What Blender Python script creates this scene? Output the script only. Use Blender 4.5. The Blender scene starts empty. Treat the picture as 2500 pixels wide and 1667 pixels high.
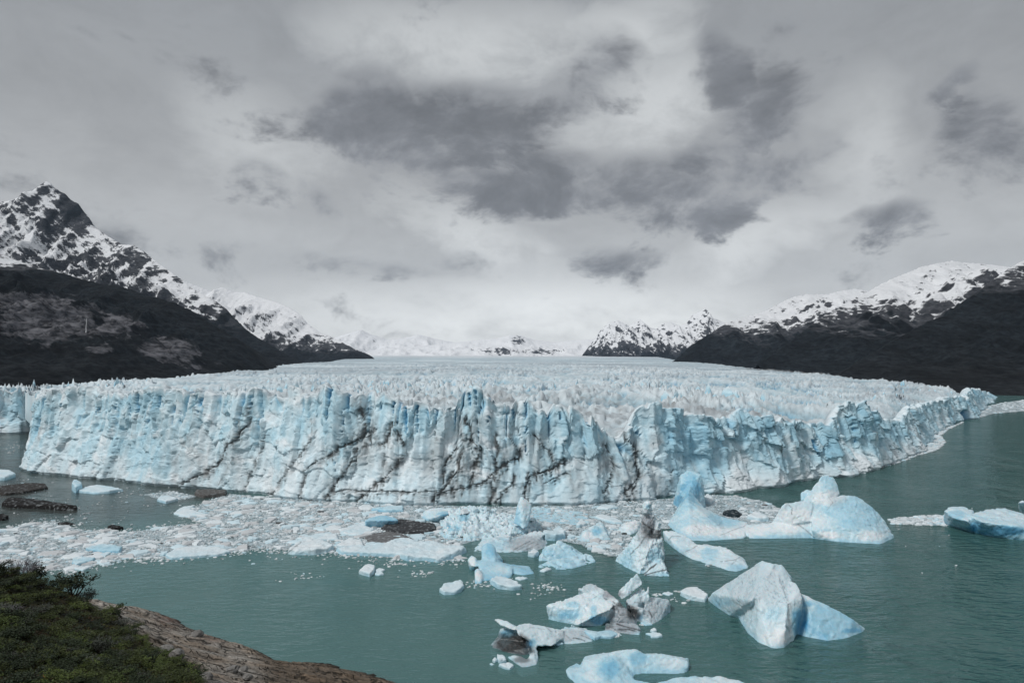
import bpy, bmesh, math, random
import numpy as np
from mathutils import Vector

random.seed(7)
RNG = np.random.default_rng(11)
scene = bpy.context.scene
COL = scene.collection

# ------------------------------------------------------------------ camera
FPX = 1667.5            # focal length in pixels of the 2500 px wide photograph
HOR = 888.7             # row of the true horizon
CAMH = 75.0             # eye height above the lake, metres
cam_data = bpy.data.cameras.new('camera')
cam = bpy.data.objects.new('camera', cam_data)
COL.objects.link(cam)
cam.location = (0, 0, CAMH)
cam.rotation_euler = (math.radians(90), 0, 0)
cam_data.sensor_width = 36.0
cam_data.lens = 36.0 * FPX / 2500.0
cam_data.shift_y = (HOR - 1667 / 2.0) / 2500.0
cam_data.clip_start = 1.0
cam_data.clip_end = 60000.0
scene.camera = cam

# ------------------------------------------------------------------ light
SUN_EL, SUN_AZ = math.radians(50), math.radians(236)     # azimuth clockwise from +Y: from the left, slightly behind the viewer
sun_data = bpy.data.lights.new('sun', 'SUN')
sun_data.energy = 1.5
sun_data.angle = math.radians(11)
sun_data.color = (1.0, 0.985, 0.965)
sun = bpy.data.objects.new('sun', sun_data)
COL.objects.link(sun)
sdir = Vector((math.sin(SUN_AZ) * math.cos(SUN_EL), math.cos(SUN_AZ) * math.cos(SUN_EL), math.sin(SUN_EL)))
sun.rotation_euler = (-sdir).to_track_quat('-Z', 'Y').to_euler()
sun.location = (0, 0, 3000)

vs = scene.view_settings
vs.view_transform = 'Standard'
vs.look = 'None'
vs.gamma = 1.0
vs.exposure = 0.55
vs.use_curve_mapping = False
scene.cycles.use_denoising = True
scene.cycles.max_bounces = 5
scene.cycles.diffuse_bounces = 3
scene.cycles.glossy_bounces = 2
scene.cycles.transmission_bounces = 2
scene.cycles.transparent_max_bounces = 8
scene.cycles.volume_bounces = 2


# ------------------------------------------------------------------ node helpers
class NT:
    def __init__(self, tree):
        self.t = tree

    def n(self, typ, **kw):
        nd = self.t.nodes.new(typ)
        for k, v in kw.items():
            setattr(nd, k, v)
        return nd

    def lk(self, a, b):
        self.t.links.new(a, b)

    def val(self, inp, v):
        if hasattr(v, 'is_linked') or isinstance(v, bpy.types.NodeSocket):
            self.lk(v, inp)
        elif v is not None:
            inp.default_value = v

    def math(self, op, a, b=None, c=None, clamp=False):
        nd = self.n('ShaderNodeMath', operation=op, use_clamp=clamp)
        self.val(nd.inputs[0], a)
        if b is not None:
            self.val(nd.inputs[1], b)
        if c is not None:
            self.val(nd.inputs[2], c)
        return nd.outputs[0]

    def sstep(self, x, lo, hi, a=0.0, b=1.0):
        nd = self.n('ShaderNodeMapRange', interpolation_type='SMOOTHSTEP')
        for i, v in enumerate((x, lo, hi, a, b)):
            self.val(nd.inputs[i], v)
        return nd.outputs[0]

    def mix(self, f, a, b, blend='MIX'):
        nd = self.n('ShaderNodeMix', data_type='RGBA', blend_type=blend)
        self.val(nd.inputs[0], f)
        for i, v in ((6, a), (7, b)):
            if isinstance(v, tuple) and len(v) == 3:
                v = v + (1.0,)
            self.val(nd.inputs[i], v)
        return nd.outputs[2]

    def noise(self, vec, scale, detail=6, rough=0.55, dist=0.0, dim='3D'):
        nd = self.n('ShaderNodeTexNoise', noise_dimensions=dim)
        if vec is not None:
            self.lk(vec, nd.inputs['Vector'])
        nd.inputs['Scale'].default_value = scale
        nd.inputs['Detail'].default_value = detail
        nd.inputs['Roughness'].default_value = rough
        nd.inputs['Distortion'].default_value = dist
        return nd.outputs[0]

    def voro(self, vec, scale, feature='F1', out=0, rand=1.0):
        nd = self.n('ShaderNodeTexVoronoi', feature=feature)
        if vec is not None:
            self.lk(vec, nd.inputs['Vector'])
        nd.inputs['Scale'].default_value = scale
        nd.inputs['Randomness'].default_value = rand
        return nd.outputs[out]

    def scalev(self, vec, s):
        nd = self.n('ShaderNodeVectorMath', operation='MULTIPLY')
        self.lk(vec, nd.inputs[0])
        nd.inputs[1].default_value = s
        return nd.outputs[0]

    def addv(self, a, b):
        nd = self.n('ShaderNodeVectorMath', operation='ADD')
        self.lk(a, nd.inputs[0])
        self.lk(b, nd.inputs[1])
        return nd.outputs[0]

    def attr(self, name):
        return self.n('ShaderNodeAttribute', attribute_name=name)

    def bump(self, h, strength, dist, normal=None):
        nd = self.n('ShaderNodeBump')
        nd.inputs['Strength'].default_value = strength
        nd.inputs['Distance'].default_value = dist
        self.lk(h, nd.inputs['Height'])
        if normal is not None:
            self.lk(normal, nd.inputs['Normal'])
        return nd.outputs[0]


def new_mat(name):
    m = bpy.data.materials.new(name)
    m.use_nodes = True
    m.node_tree.nodes.clear()
    t = NT(m.node_tree)
    out = t.n('ShaderNodeOutputMaterial')
    return m, t, out


def principled(t, out, color, rough=0.6, spec=0.3, normal=None):
    p = t.n('ShaderNodeBsdfPrincipled')
    if isinstance(color, tuple) and len(color) == 3:
        color = color + (1.0,)
    t.val(p.inputs['Base Color'], color)
    t.val(p.inputs['Roughness'], rough)
    t.val(p.inputs['Specular IOR Level'], spec)
    if normal is not None:
        t.lk(normal, p.inputs['Normal'])
    t.lk(p.outputs[0], out.inputs['Surface'])
    return p


# ------------------------------------------------------------------ sky
def build_sky():
    w = bpy.data.worlds.new('World')
    scene.world = w
    w.use_nodes = True
    w.node_tree.nodes.clear()
    t = NT(w.node_tree)
    out = t.n('ShaderNodeOutputWorld')
    bg = t.n('ShaderNodeBackground')
    t.lk(bg.outputs[0], out.inputs['Surface'])
    tc = t.n('ShaderNodeTexCoord')
    d = tc.outputs['Generated']
    sep = t.n('ShaderNodeSeparateXYZ')
    t.lk(d, sep.inputs[0])
    dx, dy, dz = sep.outputs
    # clear-air sky behind the overcast
    sky = t.n('ShaderNodeTexSky', sky_type='NISHITA')
    sky.sun_disc = False
    sky.sun_elevation = SUN_EL
    sky.sun_rotation = SUN_AZ
    clear = t.mix(1.0, sky.outputs[0], (0.06, 0.06, 0.06), 'MULTIPLY')
    # cloud deck, seen in perspective
    zc = t.math('ADD', t.math('MAXIMUM', dz, 0.0), 0.16)
    px = t.math('DIVIDE', dx, zc)
    py = t.math('DIVIDE', dy, zc)
    cmb = t.n('ShaderNodeCombineXYZ')
    t.lk(px, cmb.inputs[0])
    t.lk(py, cmb.inputs[1])
    P = cmb.outputs[0]
    n_big = t.noise(P, 0.9, 3, 0.5)
    dq = t.scalev(d, (1.0, 1.0, 1.7))
    n_fine = t.noise(dq, 7.0, 10, 0.64, 0.25)
    n_med = t.noise(dq, 3.1, 4, 0.55)
    az = t.math('ARCTAN2', dx, dy)
    el = t.math('ARCSINE', dz)
    azw = t.math('ADD', az, t.math('MULTIPLY', t.math('SUBTRACT', n_med, 0.5), 0.34))
    elw = t.math('ADD', el, t.math('MULTIPLY', t.math('SUBTRACT', n_fine, 0.5), 0.11))

    def blob(cx, cy, rx, ry, rot=0.0):
        a0 = math.atan((cx / 0.9408 - 1250) / FPX)
        e0 = math.atan((HOR - cy / 0.9408) / FPX * math.cos(a0))
        ra, re = rx / 0.9408 / FPX * math.cos(a0) ** 2, ry / 0.9408 / FPX
        u = t.math('SUBTRACT', azw, a0)
        v = t.math('SUBTRACT', elw, e0)
        if rot:
            c, s = math.cos(rot), math.sin(rot)
            u, v = (t.math('ADD', t.math('MULTIPLY', u, c), t.math('MULTIPLY', v, s)),
                    t.math('SUBTRACT', t.math('MULTIPLY', v, c), t.math('MULTIPLY', u, s)))
        u = t.math('DIVIDE', u, ra)
        v = t.math('DIVIDE', v, re)
        r = t.math('ADD', t.math('MULTIPLY', u, u), t.math('MULTIPLY', v, v))
        return t.math('SUBTRACT', 1.0, r, clamp=True)

    def total(lst):
        acc = None
        for args in lst:
            b = t.math('MULTIPLY', blob(*args[:5]), args[5])
            acc = b if acc is None else t.math('ADD', acc, b)
        return acc

    dark = total([
        (830, 260, 120, 140, -0.6, 1.0), (900, 380, 240, 130, -0.5, 1.0), (1130, 320, 280, 140, -0.25, 1.0),
        (1230, 470, 220, 70, -0.1, 0.8), (1500, 440, 280, 110, -0.15, 1.0), (1610, 150, 110, 90, 0.5, 1.1),
        (1680, 270, 190, 90, 0.4, 0.9), (1750, 390, 170, 110, 0.2, 0.9), (1620, 510, 130, 60, 0.0, 0.8), (1310, 150, 120, 120, 0.9, 0.8),
        (700, 470, 110, 60, -0.7, 0.8), (550, 400, 120, 60, -0.3, 0.7), (1340, 600, 240, 50, 0.05, 0.7), (640, 250, 140, 60, -0.4, 0.35),
        (2030, 500, 110, 60, 0.1, 0.9), (2290, 310, 190, 140, 0.1, 0.9), (2220, 190, 100, 40, 0.1, 0.8),
        (560, 590, 420, 60, -0.1, 0.45), (900, 600, 260, 60, 0.1, 0.4), (1850, 120, 260, 180, 0.1, 0.25)])
    light = total([
        (1150, 745, 760, 120, 0.0, 0.62), (1330, 690, 520, 90, 0.0, 0.35), (1720, 560, 240, 80, 0.2, 0.5), (1450, 230, 190, 130, 0.4, 0.40),
        (1050, 90, 420, 90, 0.0, 0.4), (560, 320, 220, 130, -0.3, 0.25), (1060, 540, 260, 80, -0.3, 0.45),
        (1430, 40, 200, 60, 0.0, 0.3), (1960, 330, 160, 160, 0.0, 0.25)])
    broken = t.math('ADD', t.math('MULTIPLY', t.math('MINIMUM', dark, 1.1), 0.80), t.math('MULTIPLY', t.math('SUBTRACT', n_fine, 0.5), 3.0))
    broken = t.math('ADD', broken, t.math('MULTIPLY', t.math('SUBTRACT', n_med, 0.5), 0.8))
    dm = t.sstep(broken, 0.18, 0.95)
    # elsewhere the same deck goes on with patches of its own
    patch = t.sstep(t.math('ADD', n_big, t.math('MULTIPLY', t.math('SUBTRACT', n_fine, 0.5), 0.5)), 0.5, 0.85)
    behind = t.sstep(t.math('MULTIPLY', dy, -1.0), -0.55, -0.2)
    dm = t.math('MAXIMUM', dm, t.math('MULTIPLY', patch, behind))
    ramp = t.n('ShaderNodeValToRGB')
    t.lk(t.math('MAXIMUM', dz, 0.0), ramp.inputs[0])
    cr = ramp.color_ramp
    cr.elements[0].position = 0.0
    cr.elements[0].color = (0.47, 0.49, 0.50, 1)
    cr.elements[1].position = 1.0
    cr.elements[1].color = (0.30, 0.31, 0.33, 1)
    for p, c in ((0.10, (0.40, 0.412, 0.42, 1)), (0.25, (0.335, 0.345, 0.355, 1)), (0.42, (0.255, 0.268, 0.282, 1))):
        e = cr.elements.new(p)
        e.color = c
    base = ramp.outputs[0]
    tex = t.math('ADD', 0.80, t.math('MULTIPLY', n_big, 0.40))
    tex = t.math('ADD', tex, t.math('MULTIPLY', t.math('SUBTRACT', n_fine, 0.5), 0.55))
    base = t.mix(1.0, base, tex, 'MULTIPLY')
    lm = t.math('MULTIPLY', light, t.math('MULTIPLY', t.math('SUBTRACT', n_fine, 0.12), 2.6, clamp=False))
    base = t.mix(t.math('MINIMUM', lm, 1.0), base, (0.66, 0.68, 0.685))
    dcol = t.mix(1.0, (0.155, 0.164, 0.180), t.sstep(t.math('ADD', t.math('MULTIPLY', n_fine, 0.7), t.math('MULTIPLY', n_med, 0.3)), 0.35, 0.68, 1.35, 0.62), 'MULTIPLY')
    base = t.mix(t.math('MULTIPLY', dm, 0.88), base, dcol)
    cover = t.sstep(n_big, 0.0, 0.15, 0.93, 0.985)
    col = t.mix(cover, clear, base)
    t.lk(col, bg.inputs['Color'])
    bg.inputs['Strength'].default_value = 0.86
    w.cycles.sampling_method = 'NONE'


build_sky()


# ------------------------------------------------------------------ numpy noise
def _hash(ix, iy, iz, seed):
    h = (ix.astype(np.int64) * 374761393 + iy.astype(np.int64) * 668265263 + iz * 2147483647 + seed * 1274126177) & 0xFFFFFFFF
    h = ((h ^ (h >> 13)) * 1274126177) & 0xFFFFFFFF
    h = ((h ^ (h >> 16)) * 2246822519) & 0xFFFFFFFF
    return (h ^ (h >> 15)) & 0xFFFFFFFF


_GC = np.cos((np.arange(256) + 0.5) * 2 * np.pi / 256)
_GS = np.sin((np.arange(256) + 0.5) * 2 * np.pi / 256)


def perlin2(x, y, seed=0):
    x0 = np.floor(x); y0 = np.floor(y)
    fx = x - x0; fy = y - y0
    ix = x0.astype(np.int64); iy = y0.astype(np.int64)
    u = fx * fx * fx * (fx * (fx * 6 - 15) + 10)
    v = fy * fy * fy * (fy * (fy * 6 - 15) + 10)

    def g(i, j):
        a = _hash(ix + i, iy + j, 0, seed) >> 24
        return _GC[a] * (fx - i) + _GS[a] * (fy - j)
    n0 = g(0, 0); n1 = g(1, 0)
    a = n0 + u * (n1 - n0)
    n0 = g(0, 1); n1 = g(1, 1)
    b = n0 + u * (n1 - n0)
    return (a + v * (b - a)) * 1.5


_G3 = np.array([[1, 1, 0], [-1, 1, 0], [1, -1, 0], [-1, -1, 0], [1, 0, 1], [-1, 0, 1], [1, 0, -1], [-1, 0, -1],
                [0, 1, 1], [0, -1, 1], [0, 1, -1], [0, -1, -1], [1, 1, 0], [-1, 1, 0], [0, -1, 1], [0, -1, -1]], float)


def perlin3(x, y, z, seed=0):
    x0 = np.floor(x); y0 = np.floor(y); z0 = np.floor(z)
    fx = x - x0; fy = y - y0; fz = z - z0
    ix = x0.astype(np.int64); iy = y0.astype(np.int64); iz = z0.astype(np.int64)
    u = fx * fx * fx * (fx * (fx * 6 - 15) + 10)
    v = fy * fy * fy * (fy * (fy * 6 - 15) + 10)
    w = fz * fz * fz * (fz * (fz * 6 - 15) + 10)

    def g(i, j, k):
        gr = _G3[(_hash(ix + i, iy + j, iz + k, seed) >> 7) & 15]
        return gr[..., 0] * (fx - i) + gr[..., 1] * (fy - j) + gr[..., 2] * (fz - k)

    def lx(j, k):
        a = g(0, j, k)
        return a + u * (g(1, j, k) - a)

    def ly(k):
        a = lx(0, k)
        return a + v * (lx(1, k) - a)
    a = ly(0)
    return a + w * (ly(1) - a)


def fbm2(x, y, octs=5, seed=0, gain=0.5, lac=2.03):
    s = 0.0; a = 1.0; tot = 0.0
    for o in range(octs):
        s = s + a * perlin2(x, y, seed + o * 17); tot += a
        x = x * lac + 13.7; y = y * lac - 7.3; a *= gain
    return s / tot


def fbm3(x, y, z, octs=4, seed=0, gain=0.5, lac=2.03):
    s = 0.0; a = 1.0; tot = 0.0
    for o in range(octs):
        s = s + a * perlin3(x, y, z, seed + o * 17); tot += a
        x = x * lac + 13.7; y = y * lac - 7.3; z = z * lac + 3.1; a *= gain
    return s / tot


def ridged2(x, y, octs=5, seed=0, gain=0.5, lac=2.05, sharp=1.0):
    s = 0.0; a = 1.0; tot = 0.0; prev = 1.0
    for o in range(octs):
        r = (1 - np.clip(np.abs(perlin2(x, y, seed + o * 31)) * 1.4, 0, 1)) ** (1 + sharp)
        s = s + a * r * prev; tot += a
        prev = np.clip(r * 1.3, 0, 1)
        x = x * lac + 5.1; y = y * lac + 9.2; a *= gain
    return s / tot


def worley2(x, y, seed=0):
    ix = np.floor(x).astype(np.int64); iy = np.floor(y).astype(np.int64)
    f1 = np.full(x.shape, 9.0); f2 = np.full(x.shape, 9.0); cid = np.zeros(x.shape)
    for i in (-1, 0, 1):
        for j in (-1, 0, 1):
            h = _hash(ix + i, iy + j, 0, seed)
            h2 = _hash(ix + i, iy + j, 5, seed + 3)
            d = np.hypot(ix + i + h / 4294967296.0 - x, iy + j + h2 / 4294967296.0 - y)
            near = d < f1
            f2 = np.where(near, f1, np.minimum(f2, d))
            cid = np.where(near, ((h ^ h2) & 0xFFFF) / 65536.0, cid)
            f1 = np.where(near, d, f1)
    return f1, f2, cid


def facets(x, y, seed=0):
    """cells with a random tilt each: (F2-F1, id, tilted plane value) - broken, sharp edged surfaces"""
    ix = np.floor(x).astype(np.int64); iy = np.floor(y).astype(np.int64)
    f1 = np.full(x.shape, 9.0); f2 = np.full(x.shape, 9.0); cid = np.zeros(x.shape); pl = np.zeros(x.shape)
    for i in (-1, 0, 1):
        for j in (-1, 0, 1):
            h = _hash(ix + i, iy + j, 0, seed); h2 = _hash(ix + i, iy + j, 5, seed + 3)
            dx = x - (ix + i + h / 4294967296.0); dy = y - (iy + j + h2 / 4294967296.0)
            d = np.hypot(dx, dy)
            near = d < f1
            f2 = np.where(near, f1, np.minimum(f2, d))
            cid = np.where(near, ((h ^ h2) & 0xFFFF) / 65536.0, cid)
            t1 = ((h >> 5) & 1023) / 511.5 - 1; t2 = ((h2 >> 5) & 1023) / 511.5 - 1
            pl = np.where(near, t1 * dx + t2 * dy, pl)
            f1 = np.where(near, d, f1)
    return f2 - f1, cid, pl


def sst(x, a, b):
    u = np.clip((x - a) / (b - a), 0, 1)
    return u * u * (3 - 2 * u)


def lerp(a, b, f):
    return a + (b - a) * f


# ------------------------------------------------------------------ photograph geometry
FRAMES = {'full': (0, 0, 0.9408), 'f1': (1700, 1350, 5.22667), 'f2': (1300, 1380, 6.272), 'f3': (1170, 1480, 6.272),
          'f4': (1600, 1130, 3.92), 'f5': (1100, 1200, 3.92), 'f6': (650, 1180, 4.704), 'f7': (0, 1380, 5.22667),
          'f8': (1350, 1540, 4.2764), 'g1': (0, 400, 2.61333), 'g2': (800, 700, 2.61333), 'g3': (1600, 600, 2.61333),
          'g4': (0, 900, 2.61333), 'g5': (1150, 1150, 3.033), 'g6': (1600, 1120, 2.61333), 'g7': (0, 1300, 2.47579),
          'g8': (600, 1150, 2.94)}


def src(fr, x, y):
    x0, y0, k = FRAMES[fr]
    return x0 + x / k, y0 + y / k


def on_water(fr, x, y):
    sx, sy = src(fr, x, y)
    Y = CAMH * FPX / (sy - HOR)
    return np.array([(sx - 1250) / FPX * Y, Y, 0.0])


def at_depth(fr, x, y, Y):
    sx, sy = src(fr, x, y)
    return np.array([(sx - 1250) / FPX * Y, Y, CAMH - (sy - HOR) / FPX * Y])


def project(V):
    """source-pixel coordinates of world points"""
    Y = np.maximum(V[..., 1], 1.0)
    return 1250 + FPX * V[..., 0] / Y, HOR - FPX * (V[..., 2] - CAMH) / Y


def seg_dist(px, py, pts):
    """distance of pixels to a polyline"""
    best = np.full(px.shape, 1e9)
    for (ax, ay), (bx, by) in zip(pts[:-1], pts[1:]):
        dx, dy = bx - ax, by - ay
        tt = np.clip(((px - ax) * dx + (py - ay) * dy) / (dx * dx + dy * dy + 1e-9), 0, 1)
        best = np.minimum(best, np.hypot(px - ax - tt * dx, py - ay - tt * dy))
    return best


def in_poly(px, py, poly):
    ins = np.zeros(np.shape(px), bool)
    n = len(poly)
    for i in range(n):
        x1, y1 = poly[i]; x2, y2 = poly[(i + 1) % n]
        if y1 == y2:
            continue
        c = ((y1 > py) != (y2 > py)) & (px < (x2 - x1) * (py - y1) / (y2 - y1) + x1)
        ins ^= c
    return ins


# ------------------------------------------------------------------ object helpers
def tag(o, label=None, cat=None, group=None, kind=None):
    if label: o['label'] = label
    if cat: o['category'] = cat
    if group: o['group'] = group
    if kind: o['kind'] = kind
    return o


def empty(name, loc):
    o = bpy.data.objects.new(name, None)
    COL.objects.link(o)
    o.location = loc
    o.empty_display_size = 1.0
    return o


def link(name, me, mat, parent=None, loc=(0, 0, 0)):
    o = bpy.data.objects.new(name, me)
    COL.objects.link(o)
    if mat is not None and not me.materials:
        me.materials.append(mat)
    o.location = loc
    if parent is not None:
        o.parent = parent
    return o


def mesh_np(name, V, F, cols=None, smooth=True):
    """V (n,3), F (m,3|4) arrays; cols {attribute: (n,3)}"""
    me = bpy.data.meshes.new(name)
    V = np.asarray(V, np.float32); F = np.asarray(F, np.int32)
    k = F.shape[1]
    me.vertices.add(len(V)); me.vertices.foreach_set('co', V.ravel())
    me.loops.add(F.size); me.loops.foreach_set('vertex_index', F.ravel())
    me.polygons.add(len(F))
    me.polygons.foreach_set('loop_start', np.arange(0, F.size, k, dtype=np.int32))
    me.polygons.foreach_set('loop_total', np.full(len(F), k, np.int32))
    me.polygons.foreach_set('use_smooth', np.full(len(F), smooth, bool))
    me.update(calc_edges=True)
    for nm, c in (cols or {}).items():
        set_col(me, nm, c)
    return me


def set_col(me, nm, c):
    at = me.attributes.new(nm, 'FLOAT_COLOR', 'POINT')
    rgba = np.ones((len(me.vertices), 4), np.float32)
    rgba[:, :3] = c
    at.data.foreach_set('color', rgba.ravel())


def grid_faces(nr, nc, mask=None):
    i = np.arange(nr - 1)[:, None] * nc + np.arange(nc - 1)[None, :]
    F = np.stack([i, i + 1, i + nc + 1, i + nc], -1)
    if mask is not None:
        F = F[mask]
    return F.reshape(-1, 4)


def compact(V, F, cols):
    used = np.unique(F)
    remap = np.full(len(V), -1, np.int64)
    remap[used] = np.arange(len(used))
    return V[used], remap[F], {k: c[used] for k, c in cols.items()}


# ------------------------------------------------------------------ materials
def mat_ice(name, pits=0.0, bump=0.5, scale=1.0, rough=0.42, sss=0.0):
    m, t, out = new_mat(name)
    tc = t.n('ShaderNodeTexCoord').outputs['Object']
    base = t.attr('col').outputs['Color']
    n1 = t.noise(tc, 0.9 * scale, 8, 0.6, 0.2)
    n2 = t.noise(tc, 0.12 * scale, 5, 0.55, 0.4)
    base = t.mix(1.0, base, t.math('ADD', 0.88, t.math('MULTIPLY', n1, 0.24)), 'MULTIPLY')
    base = t.mix(t.sstep(n2, 0.5, 0.75, 0.0, 0.12), base, (0.50, 0.74, 0.84))
    h = t.math('ADD', t.math('MULTIPLY', n1, 0.5), t.math('MULTIPLY', t.noise(tc, 3.2 * scale, 6, 0.6), 0.22))
    if pits:
        v = t.voro(tc, 1.1 * scale, 'SMOOTH_F1')
        pm = t.attr('mask').outputs['Color']
        sp = t.n('ShaderNodeSeparateColor'); t.lk(pm, sp.inputs[0])
        hole = t.math('MULTIPLY', t.sstep(v, 0.10, 0.34, 1.0, 0.0), sp.outputs[0])
        h = t.math('SUBTRACT', h, t.math('MULTIPLY', hole, pits))
        base = t.mix(t.math('MULTIPLY', hole, 0.15), base, (0.30, 0.42, 0.50))
    nb = t.bump(h, bump, 0.8)
    p = principled(t, out, base, rough, 0.35, nb)
    if sss:
        p.inputs['Subsurface Weight'].default_value = sss
        p.inputs['Subsurface Radius'].default_value = (0.35, 0.8, 1.0)
        p.inputs['Subsurface Scale'].default_value = 0.9
    return m


def mat_wall():
    m, t, out = new_mat('glacier_wall_ice')
    tc = t.n('ShaderNodeTexCoord').outputs['Object']
    base = t.attr('col').outputs['Color']
    n1 = t.noise(tc, 0.35, 9, 0.62, 0.3)
    base = t.mix(1.0, base, t.math('ADD', 0.88, t.math('MULTIPLY', n1, 0.28)), 'MULTIPLY')
    h = t.math('ADD', t.math('MULTIPLY', n1, 1.0), t.math('MULTIPLY', t.noise(tc, 1.4, 6, 0.6), 0.3))
    nb = t.bump(h, 0.4, 1.3)
    principled(t, out, base, 0.5, 0.3, nb)
    return m


def mat_vcol(name, rough=0.8, nscale=0.2, amt=0.4, bump=0.5, bdist=0.5, spec=0.2):
    m, t, out = new_mat(name)
    tc = t.n('ShaderNodeTexCoord').outputs['Object']
    base = t.attr('col').outputs['Color']
    n1 = t.noise(tc, nscale, 9, 0.65)
    base = t.mix(1.0, base, t.math('ADD', 1.0 - amt / 2, t.math('MULTIPLY', t.math('SUBTRACT', n1, 0.25), amt)), 'MULTIPLY')
    nb = t.bump(n1, bump, bdist)
    principled(t, out, base, rough, spec, nb)
    return m


def mat_mountain(name, k=1.0, dip=35.0):
    """masks: R snow bias, G bare rock, B forest tone"""
    m, t, out = new_mat(name)
    tc = t.n('ShaderNodeTexCoord').outputs['Object']
    sp = t.n('ShaderNodeSeparateColor')
    t.lk(t.attr('mask').outputs['Color'], sp.inputs[0])
    R, G, B = sp.outputs[0], sp.outputs[1], sp.outputs[2]
    xyz = t.n('ShaderNodeSeparateXYZ'); t.lk(tc, xyz.inputs[0])
    n_f = t.noise(tc, 0.012 / k, 10, 0.68, 0.3)
    vr = t.n('ShaderNodeVectorRotate', rotation_type='Y_AXIS'); t.lk(tc, vr.inputs['Vector'])
    vr.inputs['Angle'].default_value = math.radians(-dip)
    n_s = t.noise(t.scalev(vr.outputs[0], (0.13, 0.4, 1.0)), 0.022 / k, 8, 0.62, 0.15)
    strata = t.n('ShaderNodeTexWave', wave_type='BANDS', bands_direction='Z', wave_profile='SIN')
    t.lk(tc, strata.inputs['Vector'])
    strata.inputs['Scale'].default_value = 0.016 / k
    strata.inputs['Distortion'].default_value = 5.0
    strata.inputs['Detail'].default_value = 5
    strata.inputs['Detail Scale'].default_value = 0.4
    x = t.math('ADD', R, t.math('MULTIPLY', t.math('SUBTRACT', n_f, 0.5), 0.75))
    x = t.math('ADD', x, t.math('MULTIPLY', t.math('SUBTRACT', n_s, 0.5), 1.7))
    x = t.math('ADD', x, t.math('MULTIPLY', t.math('SUBTRACT', strata.outputs[1], 0.5), 0.06))
    snow = t.sstep(x, 0.38, 0.56)
    n_r = t.noise(t.scalev(tc, (1.0, 1.0, 2.0)), 0.02 / k, 10, 0.7, 0.4)
    rock = t.mix(t.sstep(n_r, 0.3, 0.75), (0.014, 0.016, 0.020), (0.105, 0.108, 0.118))
    slab = t.mix(t.sstep(n_r, 0.36, 0.66), (0.016, 0.016, 0.019), (0.185, 0.185, 0.20))
    n_t = t.noise(tc, 0.03 / k, 8, 0.75)
    forest = t.mix(t.sstep(n_t, 0.38, 0.66), (0.0025, 0.004, 0.0055), (0.016, 0.021, 0.025))
    forest = t.mix(B, forest, t.mix(t.sstep(n_t, 0.36, 0.68), (0.0035, 0.0035, 0.004), (0.028, 0.025, 0.023)))
    n_l = t.noise(tc, 0.0045 / k, 5, 0.6)
    forest = t.mix(1.0, forest, t.sstep(t.math('ADD', n_l, t.math('MULTIPLY', t.math('SUBTRACT', n_s, 0.5), 0.5)), 0.3, 0.72, 0.4, 1.5), 'MULTIPLY')
    # bare slabs break through the wood
    slabm = t.sstep(t.math('ADD', G, t.math('ADD', t.math('MULTIPLY', t.math('SUBTRACT', n_s, 0.5), 1.2), t.math('MULTIPLY', t.math('SUBTRACT', n_f, 0.5), 1.1))), 0.42, 0.62)
    forest = t.mix(slabm, forest, slab)
    rocky = t.sstep(t.math('ADD', R, t.math('MULTIPLY', t.math('SUBTRACT', n_f, 0.5), 0.4)), 0.02, 0.22)
    ground = t.mix(rocky, forest, rock)
    snowc = t.mix(n_f, (0.70, 0.72, 0.75), (0.86, 0.87, 0.88))
    col = t.mix(snow, ground, snowc)
    h = t.math('ADD', n_f, t.math('MULTIPLY', n_t, 0.5))
    h = t.math('ADD', h, t.math('MULTIPLY', strata.outputs[1], 0.10))
    nb = t.bump(h, 0.75, 26.0 * k)
    principled(t, out, col, 0.85, 0.12, nb)
    return m


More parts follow.
